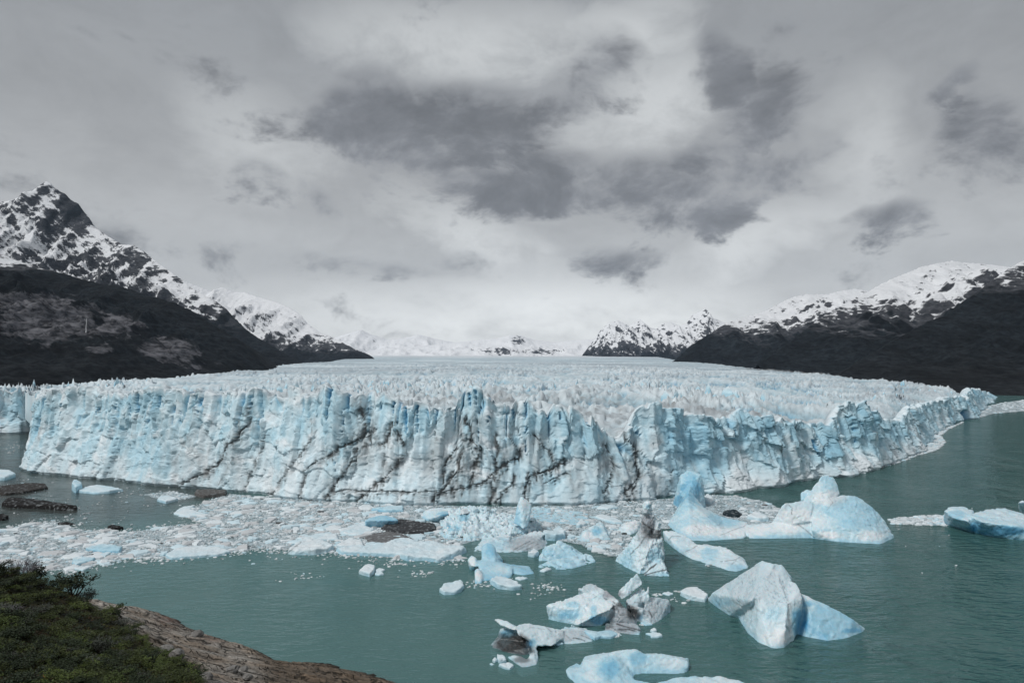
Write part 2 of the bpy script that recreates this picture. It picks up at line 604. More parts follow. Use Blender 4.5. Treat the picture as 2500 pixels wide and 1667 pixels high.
def mat_water():
    m, t, out = new_mat('lake_water')
    tc = t.n('ShaderNodeTexCoord').outputs['Object']
    xyz = t.n('ShaderNodeSeparateXYZ'); t.lk(tc, xyz.inputs[0])
    # calm lee on the left, wind-ruffled on the right
    wind = t.sstep(t.math('ADD', xyz.outputs[0], t.math('MULTIPLY', t.noise(tc, 0.012, 3, 0.5), 60.0)), -10.0, 120.0)
    rot = t.n('ShaderNodeMapping')
    t.lk(tc, rot.inputs['Vector'])
    rot.inputs['Rotation'].default_value = (0, 0, math.radians(30))
    rot.inputs['Scale'].default_value = (0.40, 1.0, 1.0)
    w1 = t.noise(rot.outputs[0], 0.40, 2, 0.5, 0.5)
    w2 = t.noise(rot.outputs[0], 1.5, 2, 0.5, 0.3)
    w3 = t.noise(tc, 0.035, 3, 0.5)
    h = t.math('ADD', t.math('MULTIPLY', w1, 1.0), t.math('MULTIPLY', w2, 0.16))
    gust = t.sstep(w3, 0.3, 0.7, 0.35, 1.45)
    h = t.math('MULTIPLY', h, t.math('MULTIPLY', gust, t.math('ADD', 0.16, t.math('MULTIPLY', wind, 0.84))))
    nb = t.bump(h, 1.0, 2.5)
    # rock flour: turquoise lake, grey where meltwater of the glacier stands
    px = t.sstep(t.math('ADD', xyz.outputs[0], t.math('MULTIPLY', t.noise(tc, 0.01, 3, 0.5), 90.0)), -150.0, -70.0)
    far = t.sstep(xyz.outputs[1], 285.0, 345.0)
    grey = t.math('MULTIPLY', far, t.math('SUBTRACT', 1.0, px))
    n = t.noise(tc, 0.02, 4, 0.5)
    teal = t.mix(n, (0.080, 0.180, 0.176), (0.112, 0.228, 0.220))
    teal = t.mix(t.math('MULTIPLY', wind, 0.65), teal, (0.044, 0.124, 0.117))
    col = t.mix(grey, teal, (0.080, 0.096, 0.092))
    p = t.n('ShaderNodeBsdfPrincipled')
    t.lk(col, p.inputs['Base Color'])
    p.inputs['Roughness'].default_value = 0.11
    p.inputs['Specular IOR Level'].default_value = 0.5
    p.inputs['IOR'].default_value = 1.33
    t.lk(nb, p.inputs['Normal'])
    tr = t.n('ShaderNodeBsdfTransparent')
    tr.inputs[0].default_value = (0.80, 0.97, 0.98, 1)
    mx = t.n('ShaderNodeMixShader')
    mx.inputs[0].default_value = 0.74
    t.lk(tr.outputs[0], mx.inputs[1]); t.lk(p.outputs[0], mx.inputs[2])
    t.lk(mx.outputs[0], out.inputs['Surface'])
    return m


def mat_deep():
    m, t, out = new_mat('deep_turbid_water')
    principled(t, out, (0.06, 0.17, 0.17), 0.9, 0.0)
    return m


def mat_slush():
    m, t, out = new_mat('slush')
    tc = t.n('ShaderNodeTexCoord').outputs['Object']
    a = t.noise(tc, 1.3, 6, 0.65, 0.4)
    b = t.noise(tc, 0.18, 4, 0.55)
    v = t.voro(tc, 0.8)
    f = t.sstep(t.math('ADD', t.math('ADD', a, t.math('MULTIPLY', b, 0.5)), t.math('MULTIPLY', v, -0.25)), 0.45, 0.70)
    col = t.mix(f, (0.075, 0.115, 0.122), (0.46, 0.545, 0.58))
    nb = t.bump(a, 0.6, 0.4)
    principled(t, out, col, 0.55, 0.3, nb)
    return m


M_WALL = mat_wall()
M_FIELD = mat_ice('glacier_top_ice', 0, 0.7, 0.35, 0.6)
M_BERG = mat_ice('iceberg_ice', 1.2, 0.45, 1.0, 0.28, 0.3)
M_FLOE = mat_ice('floe_ice', 0, 0.5, 1.2, 0.5)
M_DEBRIS = mat_vcol('moraine_debris', 0.85, 0.9, 0.9, 0.8, 0.6)
M_SLUSH = mat_slush()

WHITE = np.array([0.74, 0.80, 0.825])
PALE = np.array([0.50, 0.70, 0.78])
BLUE = np.array([0.27, 0.54, 0.69])
DEEP = np.array([0.075, 0.33, 0.56])
GREY = np.array([0.42, 0.42, 0.42])
DIRT = np.array([0.028, 0.027, 0.026])


def cmix(a, b, f):
    return a + (b - a) * np.clip(f, 0, 1)[..., None]


# ------------------------------------------------------------------ lake
def build_lake():
    xs = np.array([-15000, -4000, -1200, -600, -300, 0, 300, 600, 1200, 4000, 15000.0])
    ys = np.array([-15000, -2000, -300, 0, 150, 300, 600, 1200, 3000, 8000, 15000.0])
    V = np.stack(np.meshgrid(xs, ys), -1).reshape(-1, 2)
    V = np.c_[V, np.zeros(len(V))]
    w = link('lake_water', mesh_np('lake_water', V, grid_faces(len(ys), len(xs))), mat_water())
    tag(w, 'teal glacial lake with wind ripples in front of the ice cliff', 'lake', kind='structure')
    V2 = V.copy(); V2[:, 2] = -1.5
    d = link('lake_depth', mesh_np('lake_depth', V2, grid_faces(len(ys), len(xs))), mat_deep())
    tag(d, 'murky deeper water of the glacial lake below its surface', 'lake', kind='structure')


build_lake()


# ------------------------------------------------------------------ mountains
def mountain(label, ridge, depth, foot, snowline, fr='full', nc=420, nr=150, back=0.5, amp=1.0, power=1.15, slab=None,
             brown=0.0, seed=0, k=1.0, gully=220.0, snowy=0.0, extra=None, jag=1.0, spread=0.0, dip=42.0):
    """ridge: traced crest points; depth(px)->distance of the crest; foot(px)->distance of the foot line"""
    nc, nr = int(nc * 0.88), int(nr * 0.85)
    pts = np.array([src(fr, x, y) for x, y in ridge])
    sx = np.linspace(pts[0, 0], pts[-1, 0], nc)
    sy = np.interp(sx, pts[:, 0], pts[:, 1])
    Yr = np.interp(sx, [p[0] / 0.9408 for p in depth], [p[1] for p in depth])
    Yf = np.interp(sx, [p[0] / 0.9408 for p in foot], [p[1] for p in foot])
    Xr = (sx - 1250) / FPX * Yr
    Zr = np.maximum(CAMH - (sy - HOR) / FPX * Yr, 5.0)
    v = np.concatenate([-np.linspace(back, 0.02, nr // 5), np.linspace(0, 1, nr - nr // 5) ** 1.15])
    Vv = v[:, None]
    run = (Yr - Yf)[None, :]
    Yg = Yr[None, :] - Vv * run
    Xg = Xr[None, :] + spread * Vv * run + 0 * Yg
    prof = np.where(Vv >= 0, np.clip(1 - Vv, 0, 1) ** power, np.clip(1 + Vv * 1.5, 0, 1))
    Z = Zr[None, :] * prof
    env = np.where(Vv >= 0, np.clip(Vv * 5, 0, 1), np.clip(-Vv * 4, 0, 1)) * np.clip(Z / 120, 0, 1)
    wx = Xg + 80 * k * fbm2(Xg / (300 * k), Yg / (500 * k), 3, seed + 5)
    g = ridged2(wx / (gully * 1.6 * k), Yg / (gully * 5.0 * k), 6, seed + 1, 0.55)
    f = fbm2(Xg / (260 * k), Yg / (260 * k), 6, seed + 2, 0.55)
    fine = fbm2(Xg / (45 * k), Yg / (60 * k), 4, seed + 3, 0.6)
    rel = amp * np.minimum(Zr[None, :] * 0.20, 150 * k)
    Z = Z + env * (rel * (1.1 * (g - 0.55) + 0.8 * f) + amp * 17 * k * fine)
    Z = Z + (1 - np.clip(np.abs(Vv) * 6, 0, 1)) * fine * 9 * k * jag * np.clip(Zr / 150, 0, 1)[None, :]
    Z = np.where((Vv >= 0.999) | (Vv <= -back + 1e-6), -4.0, Z)
    V = np.stack([Xg, Yg, Z], -1)
    # masks
    dzx = np.gradient(Z, axis=1) / np.maximum(np.abs(np.gradient(Xg, axis=1)), 1e-3)
    dzy = np.gradient(Z, axis=0) / np.where(np.abs(np.gradient(Yg, axis=0)) < 1e-3, 1e-3, np.gradient(Yg, axis=0))
    slope = np.hypot(dzx, dzy)
    sl = snowline + 90 * fbm2(Xg / 500, Yg / 700, 4, seed + 9) + 60 * (g - 0.5)
    snow = np.clip((Z - sl) / 340.0, -0.6, 0.55) + 0.30 * np.clip(1.05 - slope, -0.7, 0.8) * (Z > sl - 60) + snowy
    snow = np.where(Z < sl - 230, np.minimum(snow, -0.3), snow)
    P = np.stack(project(V), -1)
    G = np.zeros_like(Z)
    if slab:
        for (cx, cy, rx, ry, a) in slab:
            cx, cy = cx / 0.9408, cy / 0.9408
            G = np.maximum(G, a * np.clip(1.3 - np.hypot((P[..., 0] - cx) / (rx / 0.9408), (P[..., 1] - cy) / (ry / 0.9408)), 0, 1))
    B = np.clip(brown - Z / 400.0 + 0.2 * f, 0, 1) if brown else np.zeros_like(Z)
    if extra:
        snow, G, B = extra(P, Z, snow, G, B, fine)
    me = mesh_np('mountain', V.reshape(-1, 3), grid_faces(len(v), nc), {'mask': np.stack([snow, G, B], -1).reshape(-1, 3)})
    o = link('mountain', me, mat_mountain('mountain_ground', k, dip))
    return tag(o, label, 'mountain', kind='structure')


def ex_left(P, Z, snow, G, B, fine):
    # snow-free dark rock steps right of the summit tower, blown bare
    x, y = P[..., 0] * 0.9408, P[..., 1] * 0.9408
    bare = np.clip(1.2 - np.hypot((x - 165) / 45, (y - 480) / 60), 0, 1) + np.clip(1.2 - np.hypot((x - 110) / 28, (y - 520) / 40), 0, 1)
    bare += np.clip(1.2 - np.hypot((x - 320) / 60, (y - 580) / 25), 0, 1) * 0.7
    white = np.clip(1.3 - np.hypot((x - 60) / 110, (y - 545) / 50), 0, 1)
    return snow - 0.34 * bare + 0.25 * white, G, B


mountain('rocky snow covered mountain with a pointed summit rising over the dark wooded shoulder',
         [(-420, 560), (-300, 500), (-150, 480), (-60, 474), (0, 464), (22, 461), (47, 452), (72, 446), (92, 443), (94, 430), (99, 420), (108, 417), (117, 421),
          (124, 430), (137, 439), (151, 446), (162, 459), (180, 468), (191, 484), (205, 500), (212, 518), (234, 533), (252, 545),
          (281, 562), (306, 563), (331, 578), (353, 596), (374, 612), (407, 635), (439, 659), (464, 675), (497, 693), (522, 711),
          (531, 729), (558, 751), (594, 776), (630, 797), (666, 819), (702, 841), (730, 852)],
         [(-420, 6300), (200, 6300), (730, 4000)], [(-420, 3200), (200, 3200), (500, 3000), (730, 3300)], 330, nc=520, nr=190, seed=1, gully=150, snowy=-0.09,
         amp=1.15, power=1.25, extra=ex_left, jag=0.8)
mountain('dark forested mountain shoulder with bare grey rock slabs at the left ice edge',
         [(-420, 420), (-250, 480), (-120, 540), (0, 583), (60, 606), (120, 622), (170, 636), (216, 648), (288, 661), (338, 679), (396, 693), (450, 718), (504, 757), (540, 775),
          (576, 801), (600, 828), (619, 851), (640, 862)],
         [(-420, 3000), (200, 2800), (640, 2300)], [(-420, 770), (60, 775), (110, 690), (200, 720), (300, 800), (400, 900), (500, 1150), (600, 1600), (640, 1900)], 520, nc=460, nr=190, seed=21, gully=140, amp=0.9, power=0.74,
         slab=[(110, 735, 170, 62, 0.86), (60, 690, 120, 28, 0.8), (270, 745, 90, 40, 0.72), (390, 805, 100, 42, 0.76), (100, 790, 60, 20, 0.5), (480, 840, 80, 20, 0.5), (230, 800, 60, 24, 0.5)], brown=0.35, k=0.75,
         extra=lambda P, Z, sn, G, B, f: (sn + 0.62 * np.clip(1.3 - np.hypot((P[..., 0] * 0.9408 - 15) / 110, (P[..., 1] * 0.9408 - 600) / 34), 0, 1), G, B))
mountain('snow dusted mountain with a small hanging glacier behind the wooded shoulder',
         [(380, 630), (457, 658), (486, 670), (508, 660), (518, 662), (540, 671), (562, 671), (583, 679), (612, 687), (648, 699), (673, 711), (691, 724),
          (706, 743), (738, 765), (760, 772), (792, 790), (828, 807), (847, 814), (872, 831), (884, 836)],
         [(380, 8800), (560, 8600), (884, 5900)], [(380, 5200), (884, 5300)], 260, nc=320, nr=120, seed=41, k=1.1, amp=0.9, snowy=0.10)
mountain('faint white peaks fading into cloud behind the far ice, seen past the hanging glacier mountain',
         [(640, 800), (700, 790), (760, 778), (790, 768), (815, 760), (830, 757), (850, 768), (890, 780), (930, 776), (960, 768), (1000, 778), (1060, 790), (1140, 800), (1240, 806)],
         [(640, 14400), (1240, 14000)], [(640, 11600), (1240, 11600)], -400, nc=200, nr=60, seed=61, k=1.6, snowy=0.15)
mountain('low snow dome with dark rock outcrops at the head of the glacier',
         [(820, 812), (880, 800), (950, 795), (1030, 789), (1080, 783), (1140, 777), (1172, 769), (1195, 770), (1225, 780), (1270, 786), (1330, 781), (1380, 778), (1430, 782), (1520, 800)],
         [(820, 13600), (1520, 12600)], [(820, 9800), (1520, 9600)], -300, nc=260, nr=80, seed=81, k=1.1, snowy=0.22, amp=0.8,
         extra=lambda P, Z, s, G, B, f: (s - 0.55 * (np.clip(1.2 - np.hypot((P[..., 0] * 0.9408 - 1150) / 90, (P[..., 1] * 0.9408 - 806) / 12), 0, 1)
                                                   + np.clip(1.2 - np.hypot((P[..., 0] * 0.9408 - 1255) / 50, (P[..., 1] * 0.9408 - 808) / 13), 0, 1)
                                                   + np.clip(1.2 - np.hypot((P[..., 0] * 0.9408 - 1190) / 28, (P[..., 1] * 0.9408 - 780) / 13), 0, 1)), G, B))
mountain('jagged snowy peak group half lost in cloud beyond the right ridge',
         [(1340, 812), (1361, 785), (1379, 759), (1400, 740), (1419, 736), (1445, 748), (1469, 734), (1494, 752), (1508, 756), (1526, 740), (1541, 740),
          (1562, 749), (1577, 743), (1591, 723), (1607, 716), (1620, 708), (1631, 727), (1663, 741), (1700, 770), (1740, 800)],
         [(1340, 10800), (1620, 10400), (1740, 10000)], [(1340, 8000), (1740, 7200)], 190, nc=320, nr=110, seed=101, k=1.2, gully=170, snowy=0.02, amp=1.1)
mountain('long dark ridge with a snow capped top sloping down to the far ice',
         [(1541, 833), (1563, 817), (1584, 795), (1624, 770), (1667, 743), (1707, 730), (1753, 716), (1789, 698), (1818, 683), (1851, 676), (1901, 676), (1937, 667),
          (1966, 664), (1995, 669), (2060, 690), (2160, 740)],
         [(1541, 4400), (1970, 6300), (2160, 6600)], [(1541, 4000), (1900, 3300), (2160, 3200)], 265, nc=360, nr=150, seed=121, k=1.0, amp=0.8, gully=190, dip=-40, snowy=0.0)
mountain('broad snowy mountain with rock bands above dark forest on the right',
         [(1740, 836), (1757, 827), (1811, 788), (1865, 744), (1901, 719), (1950, 693), (1995, 669), (2027, 651), (2067, 633), (2117, 613), (2153, 605), (2189, 599), (2211, 603),
          (2243, 605), (2279, 608), (2315, 613), (2420, 640), (2560, 700)],
         [(1740, 2900), (2189, 5300), (2560, 5600)], [(1740, 2700), (1950, 2350), (2560, 2500)], 275, nc=400, nr=150, seed=141, k=1.0, amp=0.85, gully=190, snowy=0.02, dip=-40)
mountain('near dark forested slope running down to the lake at the right edge',
         [(1925, 862), (1937, 853), (1973, 831), (2027, 798), (2081, 766), (2135, 737), (2185, 719), (2218, 690), (2261, 662), (2290, 636), (2315, 618),
          (2352, 598), (2450, 540), (2600, 480), (2800, 450)],
         [(1925, 2000), (2352, 3300), (2800, 3600)], [(1925, 1750), (2100, 1500), (2352, 1480), (2800, 1350)], 430, nc=400, nr=160, seed=161, k=0.8, amp=0.9, power=1.3, brown=0.35, dip=-30)


# ------------------------------------------------------------------ glacier
BASE = [(-150, 1000), (0, 996), (60, 994), (95, 990), (92, 1012), (72, 1058), (57, 1083), (80, 1087), (160, 1090), (300, 1100), (420, 1117), (560, 1130), (700, 1143),
        (840, 1150), (1000, 1156), (1180, 1158), (1290, 1156), (1400, 1150), (1530, 1140), (1640, 1128), (1750, 1115), (1850, 1100), (1920, 1090), (2000, 1072),
        (2060, 1050), (2108, 1032), (2130, 1000), (2160, 980), (2200, 966), (2232, 961), (2244, 945), (2262, 930), (2275, 922), (2282, 912)]
CREST = [(57, 915), (66, 903), (79, 901), (119, 897), (173, 888), (190, 897), (245, 902), (259, 908), (290, 903), (313, 893), (346, 884), (371, 886), (395, 897), (432, 899), (470, 903),
         (504, 901), (545, 905), (562, 893), (580, 905), (612, 908), (632, 905), (644, 886), (656, 890), (666, 897), (680, 911), (709, 911), (718, 895), (727, 879), (735, 886), (742, 890), (750, 900),
         (756, 884), (760, 879), (768, 886), (792, 901), (806, 906), (830, 905), (857, 902), (875, 900), (900, 908), (915, 925), (929, 932), (955, 925), (1000, 935), (1040, 936), (1048, 918), (1060, 896),
         (1075, 888), (1091, 884), (1113, 903), (1138, 925), (1152, 922), (1174, 943), (1182, 928), (1188, 921), (1206, 925), (1210, 932), (1215, 921), (1224, 923), (1239, 943), (1264, 947), (1278, 932), (1303, 932), (1336, 947), (1365, 957),
         (1383, 975), (1411, 986), (1433, 1000), (1458, 990), (1487, 947), (1509, 925), (1537, 929), (1573, 944), (1624, 953), (1663, 957), (1699, 968),
         (1716, 950), (1728, 939), (1757, 950), (1782, 960), (1825, 964), (1865, 968), (1900, 972), (1930, 989), (1951, 957), (1973, 924), (2002, 924), (2023, 946),
         (2045, 964), (2081, 964), (2113, 939), (2140, 928), (2171, 917), (2207, 910), (2232, 915), (2240, 893), (2252, 895), (2263, 899), (2282, 905)]
# dirt cracks traced on the cliff, frame g2 / g4, with width and strength
CRACKS = [
    ('g2', [(200, 780), (230, 860), (250, 930), (215, 965), (140, 1000), (60, 1030), (0, 1090)], 9, 1.0),
    ('g2', [(215, 800), (265, 880), (275, 960), (240, 1000)], 22, 0.7),
    ('g2', [(190, 1030), (150, 1110), (90, 1200), (50, 1260), (0, 1340)], 7, 0.8),
    ('g2', [(410, 860), (395, 920), (370, 990), (340, 1010)], 10, 0.9),
    ('g2', [(440, 930), (480, 1000), (490, 1060), (450, 1130), (360, 1220), (270, 1290), (195, 1360)], 8, 0.95),
    ('g2', [(360, 1060), (355, 1160)], 8, 0.5),
    ('g2', [(10, 1305), (120, 1300), (260, 1310), (420, 1305), (560, 1310), (700, 1300)], 5, 0.8),
    ('g2', [(880, 850), (905, 900), (915, 970), (970, 1040), (965, 1090), (930, 1150), (925, 1220), (935, 1260)], 10, 1.0),
    ('g2', [(890, 870), (880, 950), (850, 1000)], 26, 0.6),
    ('g2', [(830, 1030), (770, 1090), (735, 1170), (740, 1260)], 8, 0.8),
    ('g2', [(850, 1080), (830, 1160), (780, 1240), (720, 1310), (660, 1370)], 9, 1.0),
    ('g2', [(860, 1100), (850, 1200), (800, 1260)], 30, 0.5),
    ('g2', [(1070, 960), (1085, 1040), (1070, 1110), (1080, 1180), (1060, 1260), (1045, 1370)], 10, 0.85),
    ('g2', [(1075, 1080), (1085, 1180)], 34, 0.5),
    ('g2', [(700, 1310), (800, 1300), (880, 1280), (1010, 1235), (1090, 1160), (1170, 1110), (1220, 1090), (1225, 1030)], 8, 1.0),
    ('g2', [(1160, 960), (1200, 1020), (1220, 1080)], 6, 0.6),
    ('g2', [(1310, 940), (1360, 1000), (1420, 1060), (1450, 1120)], 6, 0.8),
    ('g2', [(1400, 1050), (1430, 1130), (1450, 1150)], 20, 0.5),
    ('g2', [(1510, 1080), (1510, 1120), (1440, 1160), (1370, 1185), (1290, 1205), (1270, 1250), (1260, 1310), (1265, 1370)], 9, 1.0),
    ('g2', [(1545, 1185), (1450, 1220), (1380, 1250)], 5, 0.7),
    ('g2', [(1190, 1210), (1175, 1260), (1120, 1310), (1075, 1380)], 8, 0.95),
    ('g2', [(1100, 1240), (1080, 1330)], 26, 0.4),
    ('g2', [(1770, 1010), (1800, 1060), (1825, 1150), (1810, 1220), (1775, 1300), (1765, 1360)], 9, 0.75),
    ('g2', [(1780, 1040), (1800, 1160), (1810, 1250)], 26, 0.35),
    ('g2', [(1890, 930), (1930, 990), (1965, 1060), (1975, 1130), (1990, 1200), (1950, 1260), (1900, 1310)], 9, 0.9),
    ('g2', [(1900, 960), (1940, 1060)], 22, 0.45),
    ('g2', [(1990, 1200), (1970, 1260), (1930, 1340), (1925, 1370)], 14, 0.7),
    ('g2', [(2200, 1160), (2180, 1250), (2175, 1340)], 6, 0.5),
    ('g4', [(1590, 240), (1590, 300), (1580, 360), (1530, 400), (1510, 450), (1440, 490), (1420, 550), (1385, 620), (1310, 660), (1220, 700), (1150, 740)], 9, 1.0),
    ('g4', [(1575, 330), (1600, 370)], 26, 0.5),
    ('g4', [(1510, 260), (1580, 320)], 8, 0.6),
    ('g4', [(1690, 420), (1660, 530), (1620, 620), (1580, 720), (1550, 785)], 6, 0.7),
    ('g4', [(1985, 450), (1930, 530), (1880, 590), (1830, 650), (1770, 740), (1735, 805)], 8, 0.75),
    ('g4', [(2352, 430), (2290, 450), (2210, 480), (2130, 520), (2080, 560), (1990, 610), (1940, 650)], 7, 0.85),
    ('g4', [(2290, 250), (2330, 340), (2345, 430)], 24, 0.6),
    ('g4', [(2280, 560), (2220, 620), (2170, 690), (2110, 770), (2070, 830)], 8, 0.85),
    ('g4', [(1220, 360), (1190, 450), (1150, 530), (1110, 600)], 8, 0.35),
    ('g4', [(1500, 560), (1450, 640), (1400, 740)], 5, 0.5),
    ('g4', [(2110, 790), (2200, 770), (2352, 780)], 5, 0.8),
    ('g4', [(215, 250), (235, 330), (225, 420)], 14, 0.45),
    ('g4', [(1945, 680), (1930, 760), (1900, 820)], 6, 0.8),
    ('g4', [(1990, 330), (1985, 440)], 9, 0.5),
]
# clean blue clefts between the ice columns, frame g4 / g2
CLEFTS = [
    ('g4', [(385, 230), (370, 330), (360, 415)], 9), ('g4', [(520, 200), (505, 300), (485, 400)], 11), ('g4', [(620, 250), (600, 310)], 8), ('g4', [(745, 210), (730, 260)], 8),
    ('g4', [(830, 230), (815, 310)], 10), ('g4', [(875, 170), (870, 280), (862, 395)], 12), ('g4', [(940, 330), (930, 400)], 8), ('g4', [(1015, 180), (1012, 260)], 12), ('g4', [(1040, 190), (1030, 250)], 8),
    ('g4', [(1110, 240), (1090, 350)], 10), ('g4', [(1155, 270), (1135, 350)], 10), ('g4', [(1190, 200), (1180, 280)], 10), ('g4', [(1240, 180), (1235, 250)], 12), ('g4', [(1265, 190), (1255, 300)], 9),
    ('g4', [(1310, 180), (1308, 300)], 9), ('g4', [(1345, 170), (1335, 240)], 8), ('g4', [(1385, 180), (1380, 260)], 9), ('g4', [(1470, 170), (1460, 220)], 7), ('g4', [(1570, 140), (1595, 250), (1590, 330)], 12),
    ('g4', [(1790, 120), (1795, 200), (1790, 290)], 14), ('g4', [(1870, 230), (1885, 300)], 9), ('g4', [(2105, 100), (2095, 230), (2080, 330)], 16), ('g4', [(2225, 170), (2220, 280)], 12), ('g4', [(2190, 310), (2180, 400)], 8),
    ('g4', [(2320, 170), (2330, 250)], 10), ('g4', [(2130, 590), (2140, 700)], 8),
    ('g2', [(130, 700), (130, 780)], 14), ('g2', [(270, 720), (280, 790)], 9), ('g2', [(335, 740), (338, 800)], 10), ('g2', [(420, 740), (415, 820)], 9), ('g2', [(495, 760), (500, 940)], 16), ('g2', [(570, 760), (570, 960)], 12),
    ('g2', [(640, 790), (640, 900)], 10), ('g2', [(700, 790), (690, 880)], 8), ('g2', [(815, 790), (815, 920)], 12), ('g2', [(900, 680), (910, 760)], 12), ('g2', [(940, 660), (945, 750)], 10), ('g2', [(1020, 690), (1065, 740)], 10),
    ('g2', [(1030, 830), (1015, 880)], 10), ('g2', [(1180, 790), (1190, 860)], 12), ('g2', [(1265, 750), (1270, 830)], 14), ('g2', [(1410, 820), (1415, 930), (1420, 980)], 14), ('g2', [(1480, 800), (1490, 850)], 9),
    ('g2', [(1640, 840), (1670, 890)], 10), ('g2', [(1745, 880), (1742, 1000)], 12), ('g2', [(1970, 930), (2020, 960)], 12), ('g2', [(1270, 900), (1265, 1060)], 10), ('g2', [(100, 880), (85, 940)], 8),
    ('g3', [(515, 1180), (512, 1260)], 8), ('g3', [(1020, 1240), (1050, 1340)], 22), ('g3', [(1270, 1130), (1290, 1260)], 18), ('g3', [(1180, 1190), (1190, 1260)], 9),
]


def base_profile(px):
    """distance of the ice front for source-pixel column px (near cliff)"""
    return np.interp(px, FRONT_PX, FRONT_Y)


def build_glacier():
    global FRONT_PX, FRONT_Y
    root = empty('glacier', tuple(on_water('full', 1180, 1158)))
    tag(root, 'wide blue white glacier ending in a tall fractured ice cliff above the lake', 'glacier')
    off = np.array(root.location)
    pts = np.array([on_water('full', x, y)[:2] for x, y in BASE])
    fx = np.array([b[0] for b in BASE], float)
    # dense samples: density follows how large the cliff shows
    seglen = np.hypot(*(np.diff(pts, axis=0).T))
    mid = 0.5 * (pts[1:, 1] + pts[:-1, 1])
    wgt = seglen / mid
    cum = np.r_[0, np.cumsum(wgt)]
    NS = 1650
    q = np.linspace(0, cum[-1], NS)
    X = np.interp(q, cum, pts[:, 0]); Yb = np.interp(q, cum, pts[:, 1]); px = np.interp(q, cum, fx)
    # round the kinks a little
    ker = np.hanning(25); ker /= ker.sum()
    pad = lambda a: np.convolve(np.r_[np.full(12, a[0]), a, np.full(12, a[-1])], ker, 'valid')
    Xs, Ys = pad(X), pad(Yb)
    s = np.r_[0, np.cumsum(np.hypot(np.diff(Xs), np.diff(Ys)))]
    tx, ty = np.gradient(Xs), np.gradient(Ys)
    L = np.hypot(tx, ty); nx, ny = ty / L, -tx / L          # outward (towards the lake)
    near = np.arange(NS) >= np.argmin(np.abs(q - cum[6]))
    crest_row = np.interp(px, [c[0] for c in CREST], [c[1] for c in CREST])
    rear_row = 896 + 3 * np.sin(px / 9.0)
    cy = np.where(near, crest_row, rear_row) / 0.9408
    Ytop = Ys + 7
    crest = CAMH - (cy - HOR) / FPX * Ytop
    j0 = int(np.argmin(np.abs(q - cum[3]))); j1 = int(np.argmin(np.abs(q - cum[6])))
    crest[j0:j1] = np.linspace(crest[j0 - 1], crest[j1 + 2], j1 - j0)
    ce, ci, cp = facets(s / 6.5, s * 0 + 0.5, 301)
    ce2, ci2, cp2 = facets(s / 2.6, s * 0 + 0.5, 303)
    crest = crest + 2.6 * (ci - 0.5) + 3.2 * cp + 0.7 * (ci2 - 0.5) + 0.9 * cp2 - 1.8 * (1 - sst(ce, 0, 0.12)) + 0.8 * perlin2(s / 3.1, s * 0, 9)
    # rows: up the face, then over the lip and down behind it
    t = np.linspace(0, 1, 178) ** 0.95
    T = t[:, None]; S = s[None, :] + 0 * T
    Z = T * crest[None, :]
    PXs = px[None, :] / 0.9408 + 0 * T
    right = sst(px, 1380, 1560)[None, :]
    # columns in the upper face: blades with tilted planes, split by slots that widen to the top
    wob = 9.0 * fbm2(S / 42, Z / 60, 3, 12) + 3.0 * fbm2(S / 17, Z / 22, 3, 11) + 0.9 * fbm2(S / 6, Z / 9, 3, 13)
    edge, cid, cpl = facets((S + wob) / 12.0, Z / 120.0 + 0.3 * fbm2(S / 40, Z / 40, 2, 4), 5)
    edge2, cid2, cpl2 = facets((S + 0.7 * wob) / 5.2, Z / 46.0 + 0.4 * fbm2(S / 20, Z / 20, 2, 14), 6)
    upper = sst(T, 0.22, 0.85) * (1 - 0.55 * right)
    d = (4.0 * (cid - 0.5) + 4.8 * cpl) * (0.25 + 0.75 * sst(T, 0.1, 0.8)) + (1.5 * (cid2 - 0.5) + 2.3 * cpl2) * (0.35 + 0.65 * sst(T, 0.1, 0.7))
    wslot = 0.03 + 0.10 * T ** 3
    groove = (1 - sst(edge, 0.0, wslot * 1.2)) * np.clip(0.3 + 2.0 * fbm2(S / 25, Z / 60, 2, 15), 0, 1)
    groove2 = (1 - sst(edge2, 0.0, wslot * 1.5)) * np.clip(2.4 * fbm2(S / 18, Z / 40, 2, 16) - 0.1, 0, 1)
    d = d - (4.2 * groove + 2.2 * groove2) * upper
    # broad bays and buttresses
    d = d + 9 * fbm2(S / 95, Z / 160, 3, 31) + 4.0 * fbm2(S / 34, Z / 60, 3, 33)
    flute = fbm2(S / 5.5, Z / 45, 3, 35)
    d = d + 0.4 * flute + 0.3 * fbm2(S / 2.4, Z / 24, 3, 36)
    # fracture planes of three sizes
    wu = S + 4 * fbm2(S / 16, Z / 16, 3, 8); wz = Z + 4 * fbm2(S / 16, Z / 16, 3, 7)
    e1, fid, p1 = facets(wu / 15.0, wz / 12.0, 17)
    e2, gid, p2 = facets((wu + 0.4 * wz) / 6.0, wz / 5.0, 19)
    e3, hid, p3 = facets((wu - 0.5 * wz) / 2.6, wz / 2.4, 23)
    d = d + (1.9 + 1.6 * right) * p1 + 0.7 * (fid - 0.5) + (0.60 + 0.3 * right) * p2 + 0.2 * (gid - 0.5) + 0.24 * p3
    d = d + 0.3 * fbm2(S / 3.0, Z / 3.0, 3, 43)
    # lean: foot stands proud, waterline is undercut
    d = d + 6.0 * (1 - T) ** 1.6 * (1 - 0.75 * (1 - sst(px, 60, 130)) * (px > 50))[None, :] - 1.8 * np.clip(1 - Z / 1.6, 0, 1)
    # crushed ice fallen at the foot of the right cliff
    rub = right * sst(px, 1500, 1680)[None, :] * (1 - sst(px, 2090, 2140))[None, :] * np.clip(fbm2(S / 40, S * 0, 2, 51) + 0.35, 0, 1) * (1 - sst(Z, 3, 17 + 10 * fbm2(S / 14, S * 0, 3, 52)))
